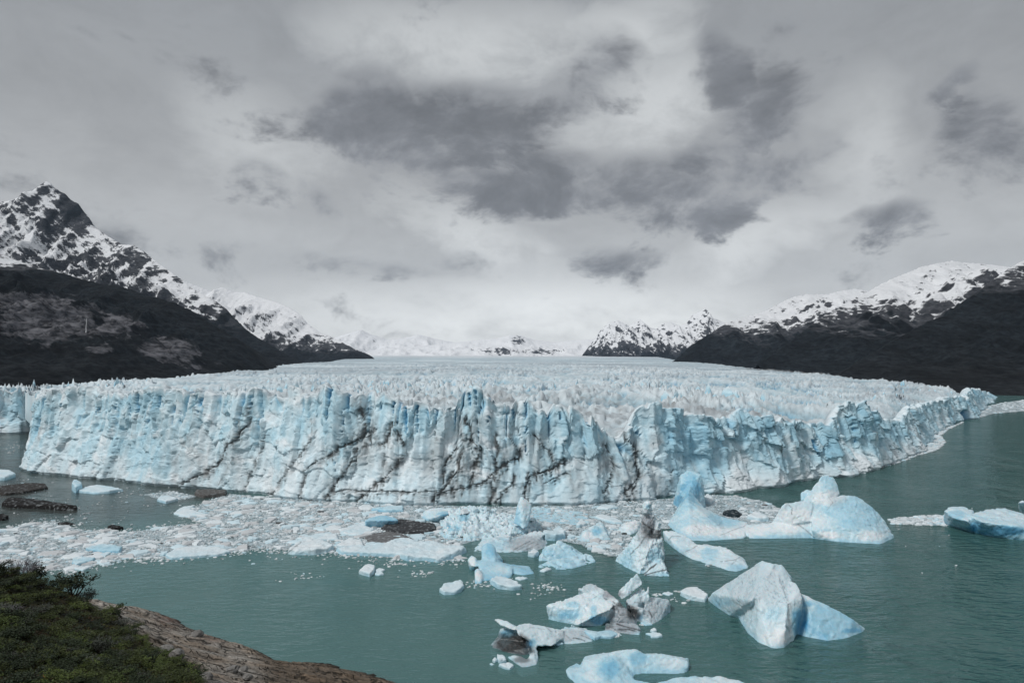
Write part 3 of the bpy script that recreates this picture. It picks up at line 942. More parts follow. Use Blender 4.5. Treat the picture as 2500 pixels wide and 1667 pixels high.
    d = d + 5.5 * rub + 2.0 * rub * np.abs(fbm2(S / 4, Z / 4, 3, 53))
    # ice cave near the right end
    cave_c = np.exp(-(((px - 2214) / 7.0) ** 2))[None, :]
    cave = cave_c * (1 - sst(Z, 9, 15))
    d = d - 11 * cave
    Xw = Xs[None, :] + nx[None, :] * (d - 7 * T)
    Yw = Ys[None, :] + ny[None, :] * (d - 7 * T)
    Zw = Z + 1.2 * fbm2(S / 6, Z / 6, 2, 61) * sst(T, 0.05, 0.3) * (1 - sst(T, 0.9, 1.0))
    # clefts are cut into the face
    V = np.stack([Xw, Yw, Zw], -1)
    ppx, ppy = project(V)
    cleft = np.zeros_like(Z)
    for fr, pl, w in CLEFTS:
        k = FRAMES[fr][2]
        pl = [src(fr, *p) for p in pl]
        lo = min(p[0] for p in pl) - 14; hi = max(p[0] for p in pl) + 14
        cols = np.where((px / 0.9408 > lo) & (px / 0.9408 < hi) & near)[0]
        if len(cols) == 0:
            continue
        sl = slice(cols[0], cols[-1] + 1)
        dd = seg_dist(ppx[:, sl] + 1.5 * fbm2(ppx[:, sl] / 6, ppy[:, sl] / 9, 2, 77), ppy[:, sl], pl)
        y0, y1 = min(p[1] for p in pl), max(p[1] for p in pl)
        along = np.clip((ppy[:, sl] - y0) / (y1 - y0 + 1e-3), 0, 1)
        wid = (w / k) * (1.0 - 0.75 * along) * np.clip(0.75 + 1.3 * fbm2(ppx[:, sl] / 5, ppy[:, sl] / 11, 3, 78), 0.15, 1.5)
        cleft[:, sl] = np.maximum(cleft[:, sl], np.clip(1 - dd / np.maximum(wid * 1.15, 0.6), 0, 1))
    cl = cleft ** 0.7
    V[..., 0] -= nx[None, :] * 3.2 * cl; V[..., 1] -= ny[None, :] * 3.2 * cl
    dirt = np.zeros_like(Z)
    wnx = ppx + 5 * fbm2(ppx / 22, ppy / 22, 4, 81); wny = ppy + 5 * fbm2(ppx / 22, ppy / 22, 4, 82)
    sm = fbm2(ppx / 9, ppy / 26, 4, 83)
    wv = fbm2(ppx / 17, ppy / 17, 4, 84)
    st = fbm2(ppx / 4.5, ppy / 60, 4, 85)
    for fr, pl, w, a in CRACKS:
        k = FRAMES[fr][2]
        a = a * (1.25 if fr == 'g2' else 1.0)
        pl = [src(fr, *p) for p in pl]
        lo = min(p[0] for p in pl) - 30; hi = max(p[0] for p in pl) + 30
        cols = np.where((px / 0.9408 > lo) & (px / 0.9408 < hi) & near)[0]
        sl = slice(cols[0], cols[-1] + 1)
        dd = seg_dist(wnx[:, sl], wny[:, sl], pl)
        d2 = seg_dist(wnx[:, sl], wny[:, sl] - 7, pl); d3 = seg_dist(wnx[:, sl], wny[:, sl] - 16, pl)
        ww = w / k
        var = np.clip(0.62 + 1.5 * wv[:, sl], 0.12, 1.7)
        line = np.clip(1.3 - dd / np.maximum(ww * 0.78 * var, 1.25), 0, 1) * np.clip(0.45 + 0.9 * var, 0, 1) if w < 20 else 0.0 * dd
        halo = np.clip(1 - dd / (ww * 4.2 + 3), 0, 1) ** 1.0 * np.clip(0.42 + 2.4 * sm[:, sl], 0, 1)
        drip = np.maximum(np.clip(1 - d2 / (ww * 1.8 + 2), 0, 1), 0.8 * np.clip(1 - d3 / (ww * 1.8 + 2), 0, 1)) * np.clip(2.6 * st[:, sl] - 0.1, 0, 1)
        dirt[:, sl] = np.maximum(dirt[:, sl], np.maximum(np.maximum(line * a, halo * a * 0.85), drip * a * 0.95))
    V[..., 0] -= nx[None, :] * 0.9 * (dirt > 0.5); V[..., 1] -= ny[None, :] * 0.9 * (dirt > 0.5)
    # colour of the ice
    b = 0.60 + 0.34 * fbm2(S / 40, Z / 50, 4, 91) + 0.45 * fbm2(S / 5, Z / 34, 4, 92) + 0.34 * (fid - 0.5) + 0.22 * (gid - 0.5) + 0.30 * (cid - 0.5)
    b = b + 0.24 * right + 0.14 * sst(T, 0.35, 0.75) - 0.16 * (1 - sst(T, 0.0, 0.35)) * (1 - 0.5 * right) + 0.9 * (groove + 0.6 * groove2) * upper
    snowy = np.clip(fbm2(S / 16, Z / 12, 5, 95) * 2.6 - 0.25, 0, 1)
    b = b - 0.6 * snowy - 1.5 * rub
    colr = cmix(np.broadcast_to(WHITE * 1.06, Z.shape + (3,)), PALE * 1.04, b * 1.15)
    colr = cmix(colr, BLUE, (b - 0.72) * 1.1)
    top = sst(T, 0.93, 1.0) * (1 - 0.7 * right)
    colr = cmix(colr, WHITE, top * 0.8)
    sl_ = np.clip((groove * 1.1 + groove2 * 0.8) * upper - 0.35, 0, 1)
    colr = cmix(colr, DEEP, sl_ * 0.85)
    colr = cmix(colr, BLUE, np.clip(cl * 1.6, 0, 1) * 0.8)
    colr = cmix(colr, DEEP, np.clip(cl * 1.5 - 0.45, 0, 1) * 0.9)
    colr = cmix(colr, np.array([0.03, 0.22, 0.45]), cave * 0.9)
    # ash haze of fine dirt on the central part
    cen = sst(px, 640, 820) * (1 - sst(px, 1500, 1620)) + 0.45 * (1 - sst(px, 500, 800)) * sst(px, 200, 420)
    grime = np.clip(fbm2(S / 14, Z / 26, 5, 97) * 1.8 + 0.28, 0, 1) * cen[None, :] * (1 - sst(T, 0.6, 0.95))
    colr = cmix(colr, np.array([0.40, 0.44, 0.45]), grime * 0.7)
    speck = np.clip(fbm2(S / 1.6, Z / 3.5, 3, 99) * 2.2 - 0.35, 0, 1) * np.clip(dirt * 2.5 + grime * 0.9 - 0.25, 0, 1)
    colr = cmix(colr, DIRT, np.clip(dirt * 1.1, 0, 0.95))
    colr = cmix(colr, DIRT * 1.5, speck * 0.7)
    # lip rows behind the crest
    lipV, lipC = [], []
    for off_b, dz in ((2.0, 0.3), (5.0, -2.0), (8.0, -7.0), (11.0, -16.0)):
        jx = off_b * (1 + 0.25 * perlin2(s / 5, s * 0 + off_b, 3))
        lipV.append(np.stack([V[-1, :, 0] - nx * jx, V[-1, :, 1] - ny * jx, V[-1, :, 2] + dz - 0.4 * np.abs(perlin2(s / 3, s * 0, 8)) * off_b], -1))
        lipC.append(cmix(colr[-1], WHITE, np.full(NS, 0.7)))
    V = np.concatenate([V, np.array(lipV)], 0)
    colr = np.concatenate([colr, np.array(lipC)], 0)
    V[0, :, 2] = -2.9
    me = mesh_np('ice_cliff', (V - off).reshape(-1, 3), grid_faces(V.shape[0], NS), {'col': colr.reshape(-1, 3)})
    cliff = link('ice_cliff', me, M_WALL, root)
    cliff['label'] = 'vertical blue white ice front with black dirt cracks'
    # ---- ice surface
    m = np.arange(NS) >= j1
    lip = V[len(t) - 1]
    lpx = 1250 + FPX * lip[:, 0] / lip[:, 1]
    lipY = np.maximum.reduce([np.roll(lip[:, 1], k) for k in range(-9, 10)]) + 2.5
    FRONT_PX = np.r_[-700, 61.0, np.maximum(lpx[m], 61.5)]
    FRONT_Y = np.r_[lip[5, 1], lip[j0 - 20, 1] + 3, lipY[m]]
    csm = 0.5 * np.minimum.reduce([np.roll(crest, k) for k in range(-22, 23, 2)]) + 0.5 * np.mean([np.roll(crest, k) for k in range(-22, 23, 2)], 0)
    csm = np.convolve(np.r_[np.full(20, csm[0]), csm, np.full(20, csm[-1])], np.ones(41) / 41, 'valid')
    CZ = np.r_[csm[0], csm[j0 - 1], csm[m]]
    o_ = np.argsort(FRONT_PX); FRONT_PX = FRONT_PX[o_]; FRONT_Y = FRONT_Y[o_]; CZ = CZ[o_]
    NC, NR = 930, 350
    spx = np.linspace(-330, 2700, NC)
    a = (spx - 1250) / FPX
    Yrow = np.exp(np.linspace(np.log(372), np.log(12800), NR))
    Yg = Yrow[:, None] + 0 * a[None, :]
    Yfr = np.interp(spx, FRONT_PX, FRONT_Y)[None, :]
    cz = np.interp(spx, FRONT_PX, CZ)[None, :]

    def hsm(arr, n):
        k = np.hanning(n); k /= k.sum()
        return np.convolve(np.r_[np.full(n // 2, arr[0]), arr, np.full(n // 2, arr[-1])], k, 'valid')
    raw = Yfr[0]
    isn = spx > 61
    mx = np.maximum.reduce([np.roll(raw, k) for k in range(-7, 8)])
    sm_ = hsm(mx, 21)
    edge_i = int(np.argmax(isn))
    Yfr = np.where(np.abs(np.arange(len(spx)) - edge_i) < 20, raw, np.maximum(sm_, raw))[None, :]
    cz = hsm(cz[0], 61)[None, :]
    # shear the rows so the first ones follow the cliff
    tt = (np.arange(NR) / (NR - 1))[:, None]
    Yg = np.exp(np.log(Yfr + 0.5) * (1 - tt) + np.log(12800.0) * tt)
    Xg = a[None, :] * Yg
    D = Yg - Yfr
    Hf = np.interp(Yg, [300, 700, 1000, 1500, 2000, 3300, 5000, 8000, 12800], [46, 46, 47, 52, 58, 74, 103, 155, 235])
    Hf = Hf - 15 * sst(Xg, 250, 850) * (1 - sst(Yg, 2500, 4000)) - 7 * sst(-Xg, 300, 800) * (1 - sst(Yg, 2000, 3500))
    Hf = Hf + 7 * fbm2(Xg / 230, Yg / 260, 3, 201) * (1 - sst(Yg, 1500, 4000)) + 10 * fbm2(Xg / 900, Yg / 1200, 3, 202) * sst(Yg, 1500, 4000)
    Hf = Hf - 10 * sst(Xg, 110, 260) * (1 - sst(Xg, 480, 800)) * (1 - sst(Yg, 750, 1300))
    # the shallow valley that opens in the middle of the front
    Hf = Hf - 9 * np.exp(-(((Xg - 75 - (Yg - 400) * 0.15) / 70) ** 2)) * (1 - sst(Yg, 480, 800))
    trans = 90 + 110 * sst(spx, 1560, 1750)[None, :]
    base = lerp(cz - 4.0, Hf, sst(D / trans, 0, 1))
    base = np.where(D < 260, np.maximum(base, cz - 3.0 - 0.03 * D), base)
    wx = Xg + 9 * fbm2(Xg / 45, Yg / 45, 3, 211); wy = Yg + 9 * fbm2(Xg / 45, Yg / 45, 3, 212)
    ang = math.radians(24)
    u = wx * math.cos(ang) + wy * math.sin(ang); w_ = -wx * math.sin(ang) + wy * math.cos(ang)
    r1 = ridged2(u / 21, w_ / 30, 4, 221, 0.55, sharp=0.6)
    r2 = ridged2(wx / 11, wy / 15, 3, 231, 0.5, sharp=0.8)
    r3 = ridged2(Xg / 70, Yg / 130, 3, 241, 0.5, sharp=0.5)
    ang2 = math.radians(-52)
    u2 = wx * math.cos(ang2) + wy * math.sin(ang2); w2 = -wx * math.sin(ang2) + wy * math.cos(ang2)
    r4 = ridged2(u2 / 62, w2 / 190, 3, 245, 0.45, sharp=0.3)
    rough = np.clip(0.55 + 1.9 * fbm2(Xg / 240, Yg / 170, 3, 251) + 0.40 * sst(Xg, 0, 500) - 0.25 * sst(-Xg, 200, 600), 0.16, 1.25)
    rough = rough * (0.55 + 0.45 * sst(D, 10, 60)) * (1 - 0.35 * sst(Xg, 350, 600))
    nearf = 1 - sst(Yg, 1800, 5000) * 0.75
    midc = np.clip(1.25 - np.hypot((Xg - 120) / 300, (Yg - 540) / 230), 0, 1)
    ef, ei, ep = facets(wx / 9.0, wy / 14.0, 255)
    grow = 0.50 + 0.50 * sst(D, 60, 240) + 0.25 * sst(Xg, 150, 350) * (1 - sst(D, 60, 240))
    relief = grow * rough * nearf * (13 * (r1 - 0.45) + 8.0 * (r2 - 0.4)) + (6 * (r3 - 0.45) + midc * 9 * (r4 - 0.42)) * nearf + 3.2 * ep * nearf * (1 - sst(Yg, 700, 1400)) + 0.8 * fbm2(Xg / 5, Yg / 6, 2, 261) * nearf
    Zg = base + relief * sst(D, 0, 25)
    # the ice ends at the valley sides
    XR = np.interp(Yg, [300, 1000, 1110, 1300, 1550, 2100, 3000, 4500, 13000], [760, 735, 738, 790, 800, 975, 1040, 1120, 2600])
    XL = np.interp(Yg, [300, 800, 1300, 2000, 3000, 4500, 7000, 13000], [-900, -760, -720, -820, -1000, -1180, -1650, -2900])
    Zg = Zg - 60 * sst(Xg - XR, -10, 60) - 60 * sst(XL - Xg, 0, 80)
    Zg = np.maximum(Zg, -4.0)
    Zg[0, :] -= 28.0                             # the field's edge turns down behind the cliff
    VF = np.stack([Xg, Yg, Zg], -1)
    # colours: blue crevasse ice with shade painted into the lows, crests whitened
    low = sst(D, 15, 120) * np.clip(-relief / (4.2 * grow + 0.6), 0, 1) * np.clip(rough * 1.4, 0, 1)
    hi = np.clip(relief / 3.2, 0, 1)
    tone = fbm2(Xg / 160, Yg / 110, 4, 271)
    band = fbm2(Xg / 900 + 0.4 * tone, Yg / 330, 4, 272)
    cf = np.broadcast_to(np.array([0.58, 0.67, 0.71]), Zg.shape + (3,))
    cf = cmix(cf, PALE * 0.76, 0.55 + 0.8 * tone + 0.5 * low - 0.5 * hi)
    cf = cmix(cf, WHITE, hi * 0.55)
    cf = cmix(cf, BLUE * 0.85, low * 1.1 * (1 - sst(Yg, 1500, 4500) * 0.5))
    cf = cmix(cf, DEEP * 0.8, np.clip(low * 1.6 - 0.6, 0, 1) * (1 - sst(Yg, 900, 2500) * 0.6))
    flow = fbm2((Xg + 0.35 * Yg) / 260, (Yg - 0.2 * Xg) / 60, 4, 275)
    cf = cmix(cf, np.array([0.33, 0.37, 0.40]), np.clip(flow * 2.2 - 0.05, 0, 1) * 0.55)
    spx_g = spx[None, :] + 0 * Yg
    dz = np.clip(1.25 - np.hypot((Xg - 30) / 260, (Yg - 510) / 150), 0, 1) + 0.7 * np.clip(1.2 - np.hypot((Xg - 190) / 120, (Yg - 470) / 90), 0, 1)
    gr = np.clip(fbm2(Xg / 26, Yg / 30, 5, 281) * 1.6 + 0.25, 0, 1) * np.clip(dz, 0, 1)
    cf = cmix(cf, np.array([0.30, 0.325, 0.34]), gr * 0.75)
    ln = np.clip(1 - np.abs(fbm2(Xg / 30, Yg / 22, 4, 283)) * 12, 0, 1) * np.clip(dz * 1.2, 0, 1)
    cf = cmix(cf, np.array([0.16, 0.155, 0.15]), ln * 0.6)
    farb = sst(Yg, 900, 2200)
    cf = cmix(cf, np.array([0.36, 0.42, 0.46]), farb * np.clip(0.42 + 1.9 * band, 0, 1) * 0.85)
    cf = cmix(cf, WHITE, farb * np.clip(-1.6 * band - 0.1, 0, 1))
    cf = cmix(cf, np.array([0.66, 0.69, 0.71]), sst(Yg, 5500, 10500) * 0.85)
    # medial moraine streak beside the right mountain foot
    mor = np.exp(-((Xg - 985 - 25 * tone) / 42) ** 2) * sst(Yg, 1500, 1800) * (1 - sst(Yg, 2500, 3200))
    cf = cmix(cf, np.array([0.06, 0.06, 0.06]), mor * 1.1)
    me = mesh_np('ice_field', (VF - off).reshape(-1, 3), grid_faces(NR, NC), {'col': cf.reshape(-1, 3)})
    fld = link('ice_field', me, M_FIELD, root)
    fld['label'] = 'crevassed jagged ice surface stretching back to the mountains'
    # single ice blades standing out of the field
    rng = np.random.default_rng(21)
    blades = []
    for k in range(12):
        n = int(rng.integers(5, 8))
        ang = np.linspace(0, 2 * np.pi, n, endpoint=False) + rng.uniform(-0.3, 0.3, n)
        r = rng.uniform(0.7, 1.2, n)
        el = rng.uniform(0.3, 0.65)
        ring = np.stack([np.cos(ang) * r * el, np.sin(ang) * r, np.zeros(n)], -1)
        lean = rng.normal(0, 0.18, 2)
        rows = [ring + [0, 0, -0.9]]
        for zz, sc in ((0.35, 0.8), (0.75, 0.55), (1.1, 0.25)):
            q = ring * [sc, sc * rng.uniform(0.8, 1.15), 1] + [lean[0] * zz, lean[1] * zz, zz]
            q[:, 2] += rng.uniform(-0.16, 0.16, n)
            q[:, :2] += rng.normal(0, 0.05, (n, 2))
            rows.append(q)
        VV = np.concatenate(rows + [np.array([[lean[0] * 1.4, lean[1] * 1.4 + rng.normal(0, 0.1), 1.4]])])
        FF = []
        for a_ in range(3):
            for i in range(n):
                j = (i + 1) % n
                FF += [(a_ * n + i, a_ * n + j, a_ * n + n + j), (a_ * n + i, a_ * n + n + j, a_ * n + n + i)]
        FF += [(3 * n + i, 3 * n + (i + 1) % n, 4 * n) for i in range(n)]
        hz = VV[:, 2]
        cc = cmix(np.tile(BLUE, (len(VV), 1)), PALE, sst(hz, -0.2, 0.5)); cc = cmix(cc, WHITE, sst(hz, 0.5, 1.3) * 0.9)
        mb = mesh_np('serac', VV, np.array(FF), {'col': cc}, smooth=False)
        mb.materials.append(M_FIELD)
        blades.append(mb)
    cand = np.argwhere((D > 90) & (D < 520) & (relief > 1.0) & (rough > 0.55) & (Xg < XR - 20) & (np.abs(a)[None, :] < 0.78) & (dz < 0.7))
    wgt_ = 1.0 / Yg[cand[:, 0], cand[:, 1]] ** 0.5
    pick = cand[rng.choice(len(cand), 260, replace=False, p=wgt_ / wgt_.sum())]
    for (i, j) in pick:
        o = link('serac', blades[int(rng.integers(12))], None, root, tuple(VF[i, j] - off - [0, 0, 1.0]))
        h = rng.uniform(1.6, 4.2) if rng.random() < 0.85 else rng.uniform(4, 6.5)
        o.scale = (h * rng.uniform(0.45, 0.8), h * rng.uniform(0.5, 1.1), h)
        o.rotation_euler = (0, 0, rng.normal(0.2, 0.6))
    return root, off, None


GLACIER, GOFF, _ = build_glacier()


# ------------------------------------------------------------------ icebergs
def facets3(x, y, z, seed):
    ix, iy, iz = (np.floor(q).astype(np.int64) for q in (x, y, z))
    f1 = np.full(x.shape, 9.0); pl = np.zeros(x.shape)
    for i in (-1, 0, 1):
        for j in (-1, 0, 1):
            for k in (-1, 0, 1):
                h = _hash(ix + i, iy + j, iz + k, seed); h2 = _hash(ix + i, iy + j, iz + k, seed + 3); h3 = _hash(ix + i, iy + j, iz + k, seed + 7)
                dx = x - (ix + i + h / 4294967296.0); dy = y - (iy + j + h2 / 4294967296.0); dz = z - (iz + k + h3 / 4294967296.0)
                d = dx * dx + dy * dy + dz * dz
                near = d < f1
                t1, t2, t3 = (((q >> 5) & 1023) / 511.5 - 1 for q in (h, h2, h3))
                pl = np.where(near, t1 * dx + t2 * dy + t3 * dz, pl)
                f1 = np.where(near, d, f1)
    return pl




def hull_into(bm, pts):
    vs_ = [bm.verts.new(tuple(p)) for p in pts]
    r = bmesh.ops.convex_hull(bm, input=vs_, use_existing_faces=False)
    junk = [e for e in r['geom_interior'] if isinstance(e, bmesh.types.BMVert)] + [e for e in r['geom_unused'] if isinstance(e, bmesh.types.BMVert)]
    if junk:
        bmesh.ops.delete(bm, geom=list(set(junk)), context='VERTS')


def lump_points(fr, lump):
    P = []
    for q in lump:
        if q[0] == 'b':                      # hidden point at the water behind: column x, distance Y
            sx, _ = src(fr, q[1], 0)
            p = np.array([(sx - 1250) / FPX * q[2], q[2], 0.0])
            P += [p + [0, 0, 0.2], p + [0, 0, -4.0]]
        elif len(q) == 2:                    # on the waterline
            p = on_water(fr, *q)
            P += [p + [0, 0, 0.15], p + [0, -0.7, -0.5], p + [0, -1.9, -1.5], p + [0, -1.0, -4.0]]
        else:                                # above the water at distance q[2]
            P.append(at_depth(fr, *q))
    return P


def berg(name, label, fr, lumps, cat='iceberg', vox=None, smooth=2, amp=0.45, wl=5.0, blue=0.35, white_top=0.35, paint=(), dirtlines=(),
         pits=(), seed=0, prisms=(), mat=None, group=None, base_col=None, crag=0.0):
    bm = bmesh.new()
    allp = []
    for lp in lumps:
        P = lump_points(fr, lp)
        allp += P
        hull_into(bm, P)
    for poly, h in prisms:                   # low floes: traced outline with a flat broken top
        W = [on_water(fr, *p) for p in poly]
        c = np.mean(W, 0)
        lo = [bm.verts.new(tuple(c + (w - c) * 1.03 + [0, 0, -1.5])) for w in W]
        hi = [bm.verts.new(tuple(c + (w - c) * 0.97 + [0, 0, h * (0.75 + 0.5 * random.random())])) for w in W]
        n = len(W)
        try:
            bm.faces.new(lo[::-1]); bm.faces.new(hi)
        except ValueError:
            pass
        for i in range(n):
            bm.faces.new((lo[i], lo[(i + 1) % n], hi[(i + 1) % n], hi[i]))
        allp += W
    bmesh.ops.recalc_face_normals(bm, faces=bm.faces)
    bmesh.ops.triangulate(bm, faces=bm.faces)
    allp = np.array(allp)
    base = np.array([allp[:, 0].mean(), allp[:, 1].mean(), 0.0])
    bmesh.ops.translate(bm, verts=bm.verts, vec=tuple(-base))
    me = bpy.data.meshes.new(name)
    bm.to_mesh(me); bm.free()
    tmp = bpy.data.objects.new('tmp', me)
    COL.objects.link(tmp)
    if vox is None:
        vox = 0.0018 * base[1]
    rm = tmp.modifiers.new('r', 'REMESH'); rm.mode = 'VOXEL'; rm.voxel_size = vox * 1.08
    if smooth > 0:
        sm = tmp.modifiers.new('s', 'SMOOTH'); sm.factor = 0.5; sm.iterations = smooth
    dg = bpy.context.evaluated_depsgraph_get()
    m2 = bpy.data.meshes.new_from_object(tmp.evaluated_get(dg))
    bpy.data.objects.remove(tmp); bpy.data.meshes.remove(me)
    m2.name = name
    bm = bmesh.new(); bm.from_mesh(m2)            # what lies deep under the water is never seen
    bmesh.ops.delete(bm, geom=[v for v in bm.verts if v.co.z < -2.3], context='VERTS')
    bm.to_mesh(m2); bm.free()
    n = len(m2.vertices)
    V = np.empty(n * 3, np.float32); m2.vertices.foreach_get('co', V); V = V.reshape(-1, 3).astype(float)
    N = np.empty(n * 3, np.float32); m2.vertex_normals.foreach_get('vector', N); N = N.reshape(-1, 3).astype(float)
    x, y, z = V.T
    o = seed * 7.7
    d = amp * (1.3 * fbm3(x / wl + o, y / wl, z / wl, 3, seed) + 0.35 * fbm3(x / (wl * 0.28) + o, y / (wl * 0.28), z / (wl * 0.28), 3, seed + 3))
    d = d - amp * 0.55 * np.clip(1 - np.abs(fbm3(x / (wl * 1.4) + o, y / (wl * 1.4), z / (wl * 1.0), 3, seed + 8)) * 9, 0, 1)
    fs = wl * 0.75
    wx_ = 0.25 * fbm3(x / wl, y / wl, z / wl, 2, seed + 50)
    if not prisms:
        d = d + amp * (1.1 if smooth < 4 else 0.5) * facets3(x / fs + wx_ + o, y / fs + wx_, z / fs - wx_, seed + 51)
    if crag:
        d = d - crag * np.clip(1 - np.abs(fbm3(x / (wl * 0.7), y / (wl * 0.7), z / (wl * 1.6) + o, 3, seed + 6)) * 5, 0, 1)
    d = d + amp * 0.45 * fbm3(x / 6 + o, y / 6, (z + 0.35 * x) / 0.9, 3, seed + 15) - amp * 0.5 * np.clip(np.abs(fbm3(x / (wl * 0.4) + o, y / (wl * 0.4), z / (wl * 0.4), 2, seed + 16)), 0, 0.5)
    dd = np.clip((z + 0.6) / 1.2, 0.15, 1)
    V = V + N * (d * dd)[:, None]
    W = V + base
    m2.vertices.foreach_set('co', V.astype(np.float32).ravel())
    x, y, z = V.T
    ppx, ppy = project(W)
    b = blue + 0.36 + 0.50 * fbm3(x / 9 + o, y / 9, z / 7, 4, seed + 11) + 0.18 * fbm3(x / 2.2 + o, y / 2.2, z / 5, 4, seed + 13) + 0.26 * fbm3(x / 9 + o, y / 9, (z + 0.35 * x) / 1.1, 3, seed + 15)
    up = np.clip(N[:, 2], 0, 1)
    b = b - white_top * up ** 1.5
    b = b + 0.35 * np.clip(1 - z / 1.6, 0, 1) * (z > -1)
    gray = np.zeros(n); dirt = np.zeros(n); pit = np.zeros(n)
    k = FRAMES[fr][2]
    wob = 0.5 * fbm3(x / 3, y / 3, z / 3, 4, seed + 21)
    for (cx, cy, rx, ry, what, a) in paint:
        cx, cy = src(fr, cx, cy)
        wgt = sst((1.35 if what in ('dirt', 'grey') else 1.15) - np.hypot((ppx - cx) / (rx / k), (ppy - cy) / (ry / k)) + wob, 0.0, 0.7) * a
        if what == 'blue': b = b + wgt
        elif what == 'white': b = b - wgt
        elif what == 'grey': gray = np.maximum(gray, wgt)
        elif what == 'dirt': dirt = np.maximum(dirt, wgt)
        elif what == 'pit': pit = np.maximum(pit, wgt)
    for pl, w, a in dirtlines:
        pl = [src(fr, *p) for p in pl]
        q = 2.2 * fbm3(x / 2.5, y / 2.5, z / 2.5, 3, seed + 31)
        dist = seg_dist(ppx + q, ppy + q, pl)
        dirt = np.maximum(dirt, a * np.clip(1.2 - dist / max(w / k, 0.9), 0, 1))
    if base_col is None:
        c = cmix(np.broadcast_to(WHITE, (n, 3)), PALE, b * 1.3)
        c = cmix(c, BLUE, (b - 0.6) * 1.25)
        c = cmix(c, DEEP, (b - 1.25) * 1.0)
        c = cmix(c, np.array([0.31, 0.33, 0.36]) * (0.75 + 0.9 * np.abs(fbm3(x / 1.4, y / 1.4, z / 0.8, 3, seed + 41)))[:, None], gray * 0.85)
        c = cmix(c, DIRT, dirt)
    else:
        c = np.array(base_col) * (0.75 + 0.9 * np.abs(fbm3(x / 1.5, y / 1.5, z / 1.5, 3, seed)))[:, None]
        ic = np.clip(fbm3(x / 1.3, y / 1.3, z / 1.3, 4, seed + 5) * 4.5 - 0.7, 0, 1)
        c = cmix(c, WHITE * 0.8, ic * 0.7)
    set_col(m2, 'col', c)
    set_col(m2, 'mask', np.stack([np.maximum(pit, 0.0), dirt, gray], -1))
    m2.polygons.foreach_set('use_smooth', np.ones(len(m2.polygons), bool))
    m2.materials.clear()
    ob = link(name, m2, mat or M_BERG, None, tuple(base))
    return tag(ob, label, cat, group)


berg('iceberg', 'large pitted pale iceberg with a steep ridge and a bright blue tail', 'f1', [
    [(150, 590), (300, 685), (520, 745), (700, 800), (190, 505, 214), (420, 385, 212), (620, 312, 208), (840, 95, 204), (1000, 140, 200), (920, 330, 196), (700, 610, 190), ('b', 300, 225), ('b', 900, 222), ('b', 1150, 212)],
    [(1000, 125, 201), (1090, 140, 201), (1215, 290, 199), (1200, 340, 197), (930, 320, 196.5), (780, 560, 191), (1180, 640, 189), ('b', 1200, 208), ('b', 900, 208)],
    [(1200, 340, 197), (1270, 375, 195), (1335, 470, 192), (1350, 600, 189.5), (1190, 630, 187.5), (1160, 780, 186), (1270, 850, 186.5), (1250, 900), (1185, 1090), ('b', 1345, 199), (1000, 600, 189)],
    [(1005, 140, 201), (930, 320, 196.5), (780, 560, 190.5), (1170, 640, 187), (520, 800), (650, 1010), (780, 1125), (950, 1195), (1080, 1180), (1185, 1090), (1210, 960), (1160, 780, 185.5), (1140, 950, 183), ('b', 900, 200)],
    [(1340, 500, 197), (1500, 600, 195.5), (1800, 720, 193), (2000, 850, 191.5), (2150, 958), (2000, 1020), (1850, 1080), (1700, 1105), (1500, 1070), (1300, 1030), (1240, 990), ('b', 1300, 202), ('b', 1950, 200), (1450, 760, 190.5)]],
     vox=0.32, blue=0.14, white_top=0.2, amp=0.2, wl=4.5, seed=1, smooth=0, crag=0.12,
     paint=[(1700, 850, 480, 330, 'blue', 0.85), (1330, 880, 130, 200, 'blue', 1.0), (1420, 650, 90, 40, 'blue', 0.8), (1960, 990, 120, 40, 'blue', 0.8), (980, 780, 150, 110, 'blue', 0.4), (350, 620, 200, 80, 'blue', 0.4),
            (1000, 480, 320, 260, 'pit', 1.0), (650, 430, 300, 220, 'pit', 1.0), (700, 400, 420, 300, 'grey', 0.25), (1000, 1080, 220, 120, 'white', 0.5), (1190, 820, 40, 220, 'white', 0.5)])
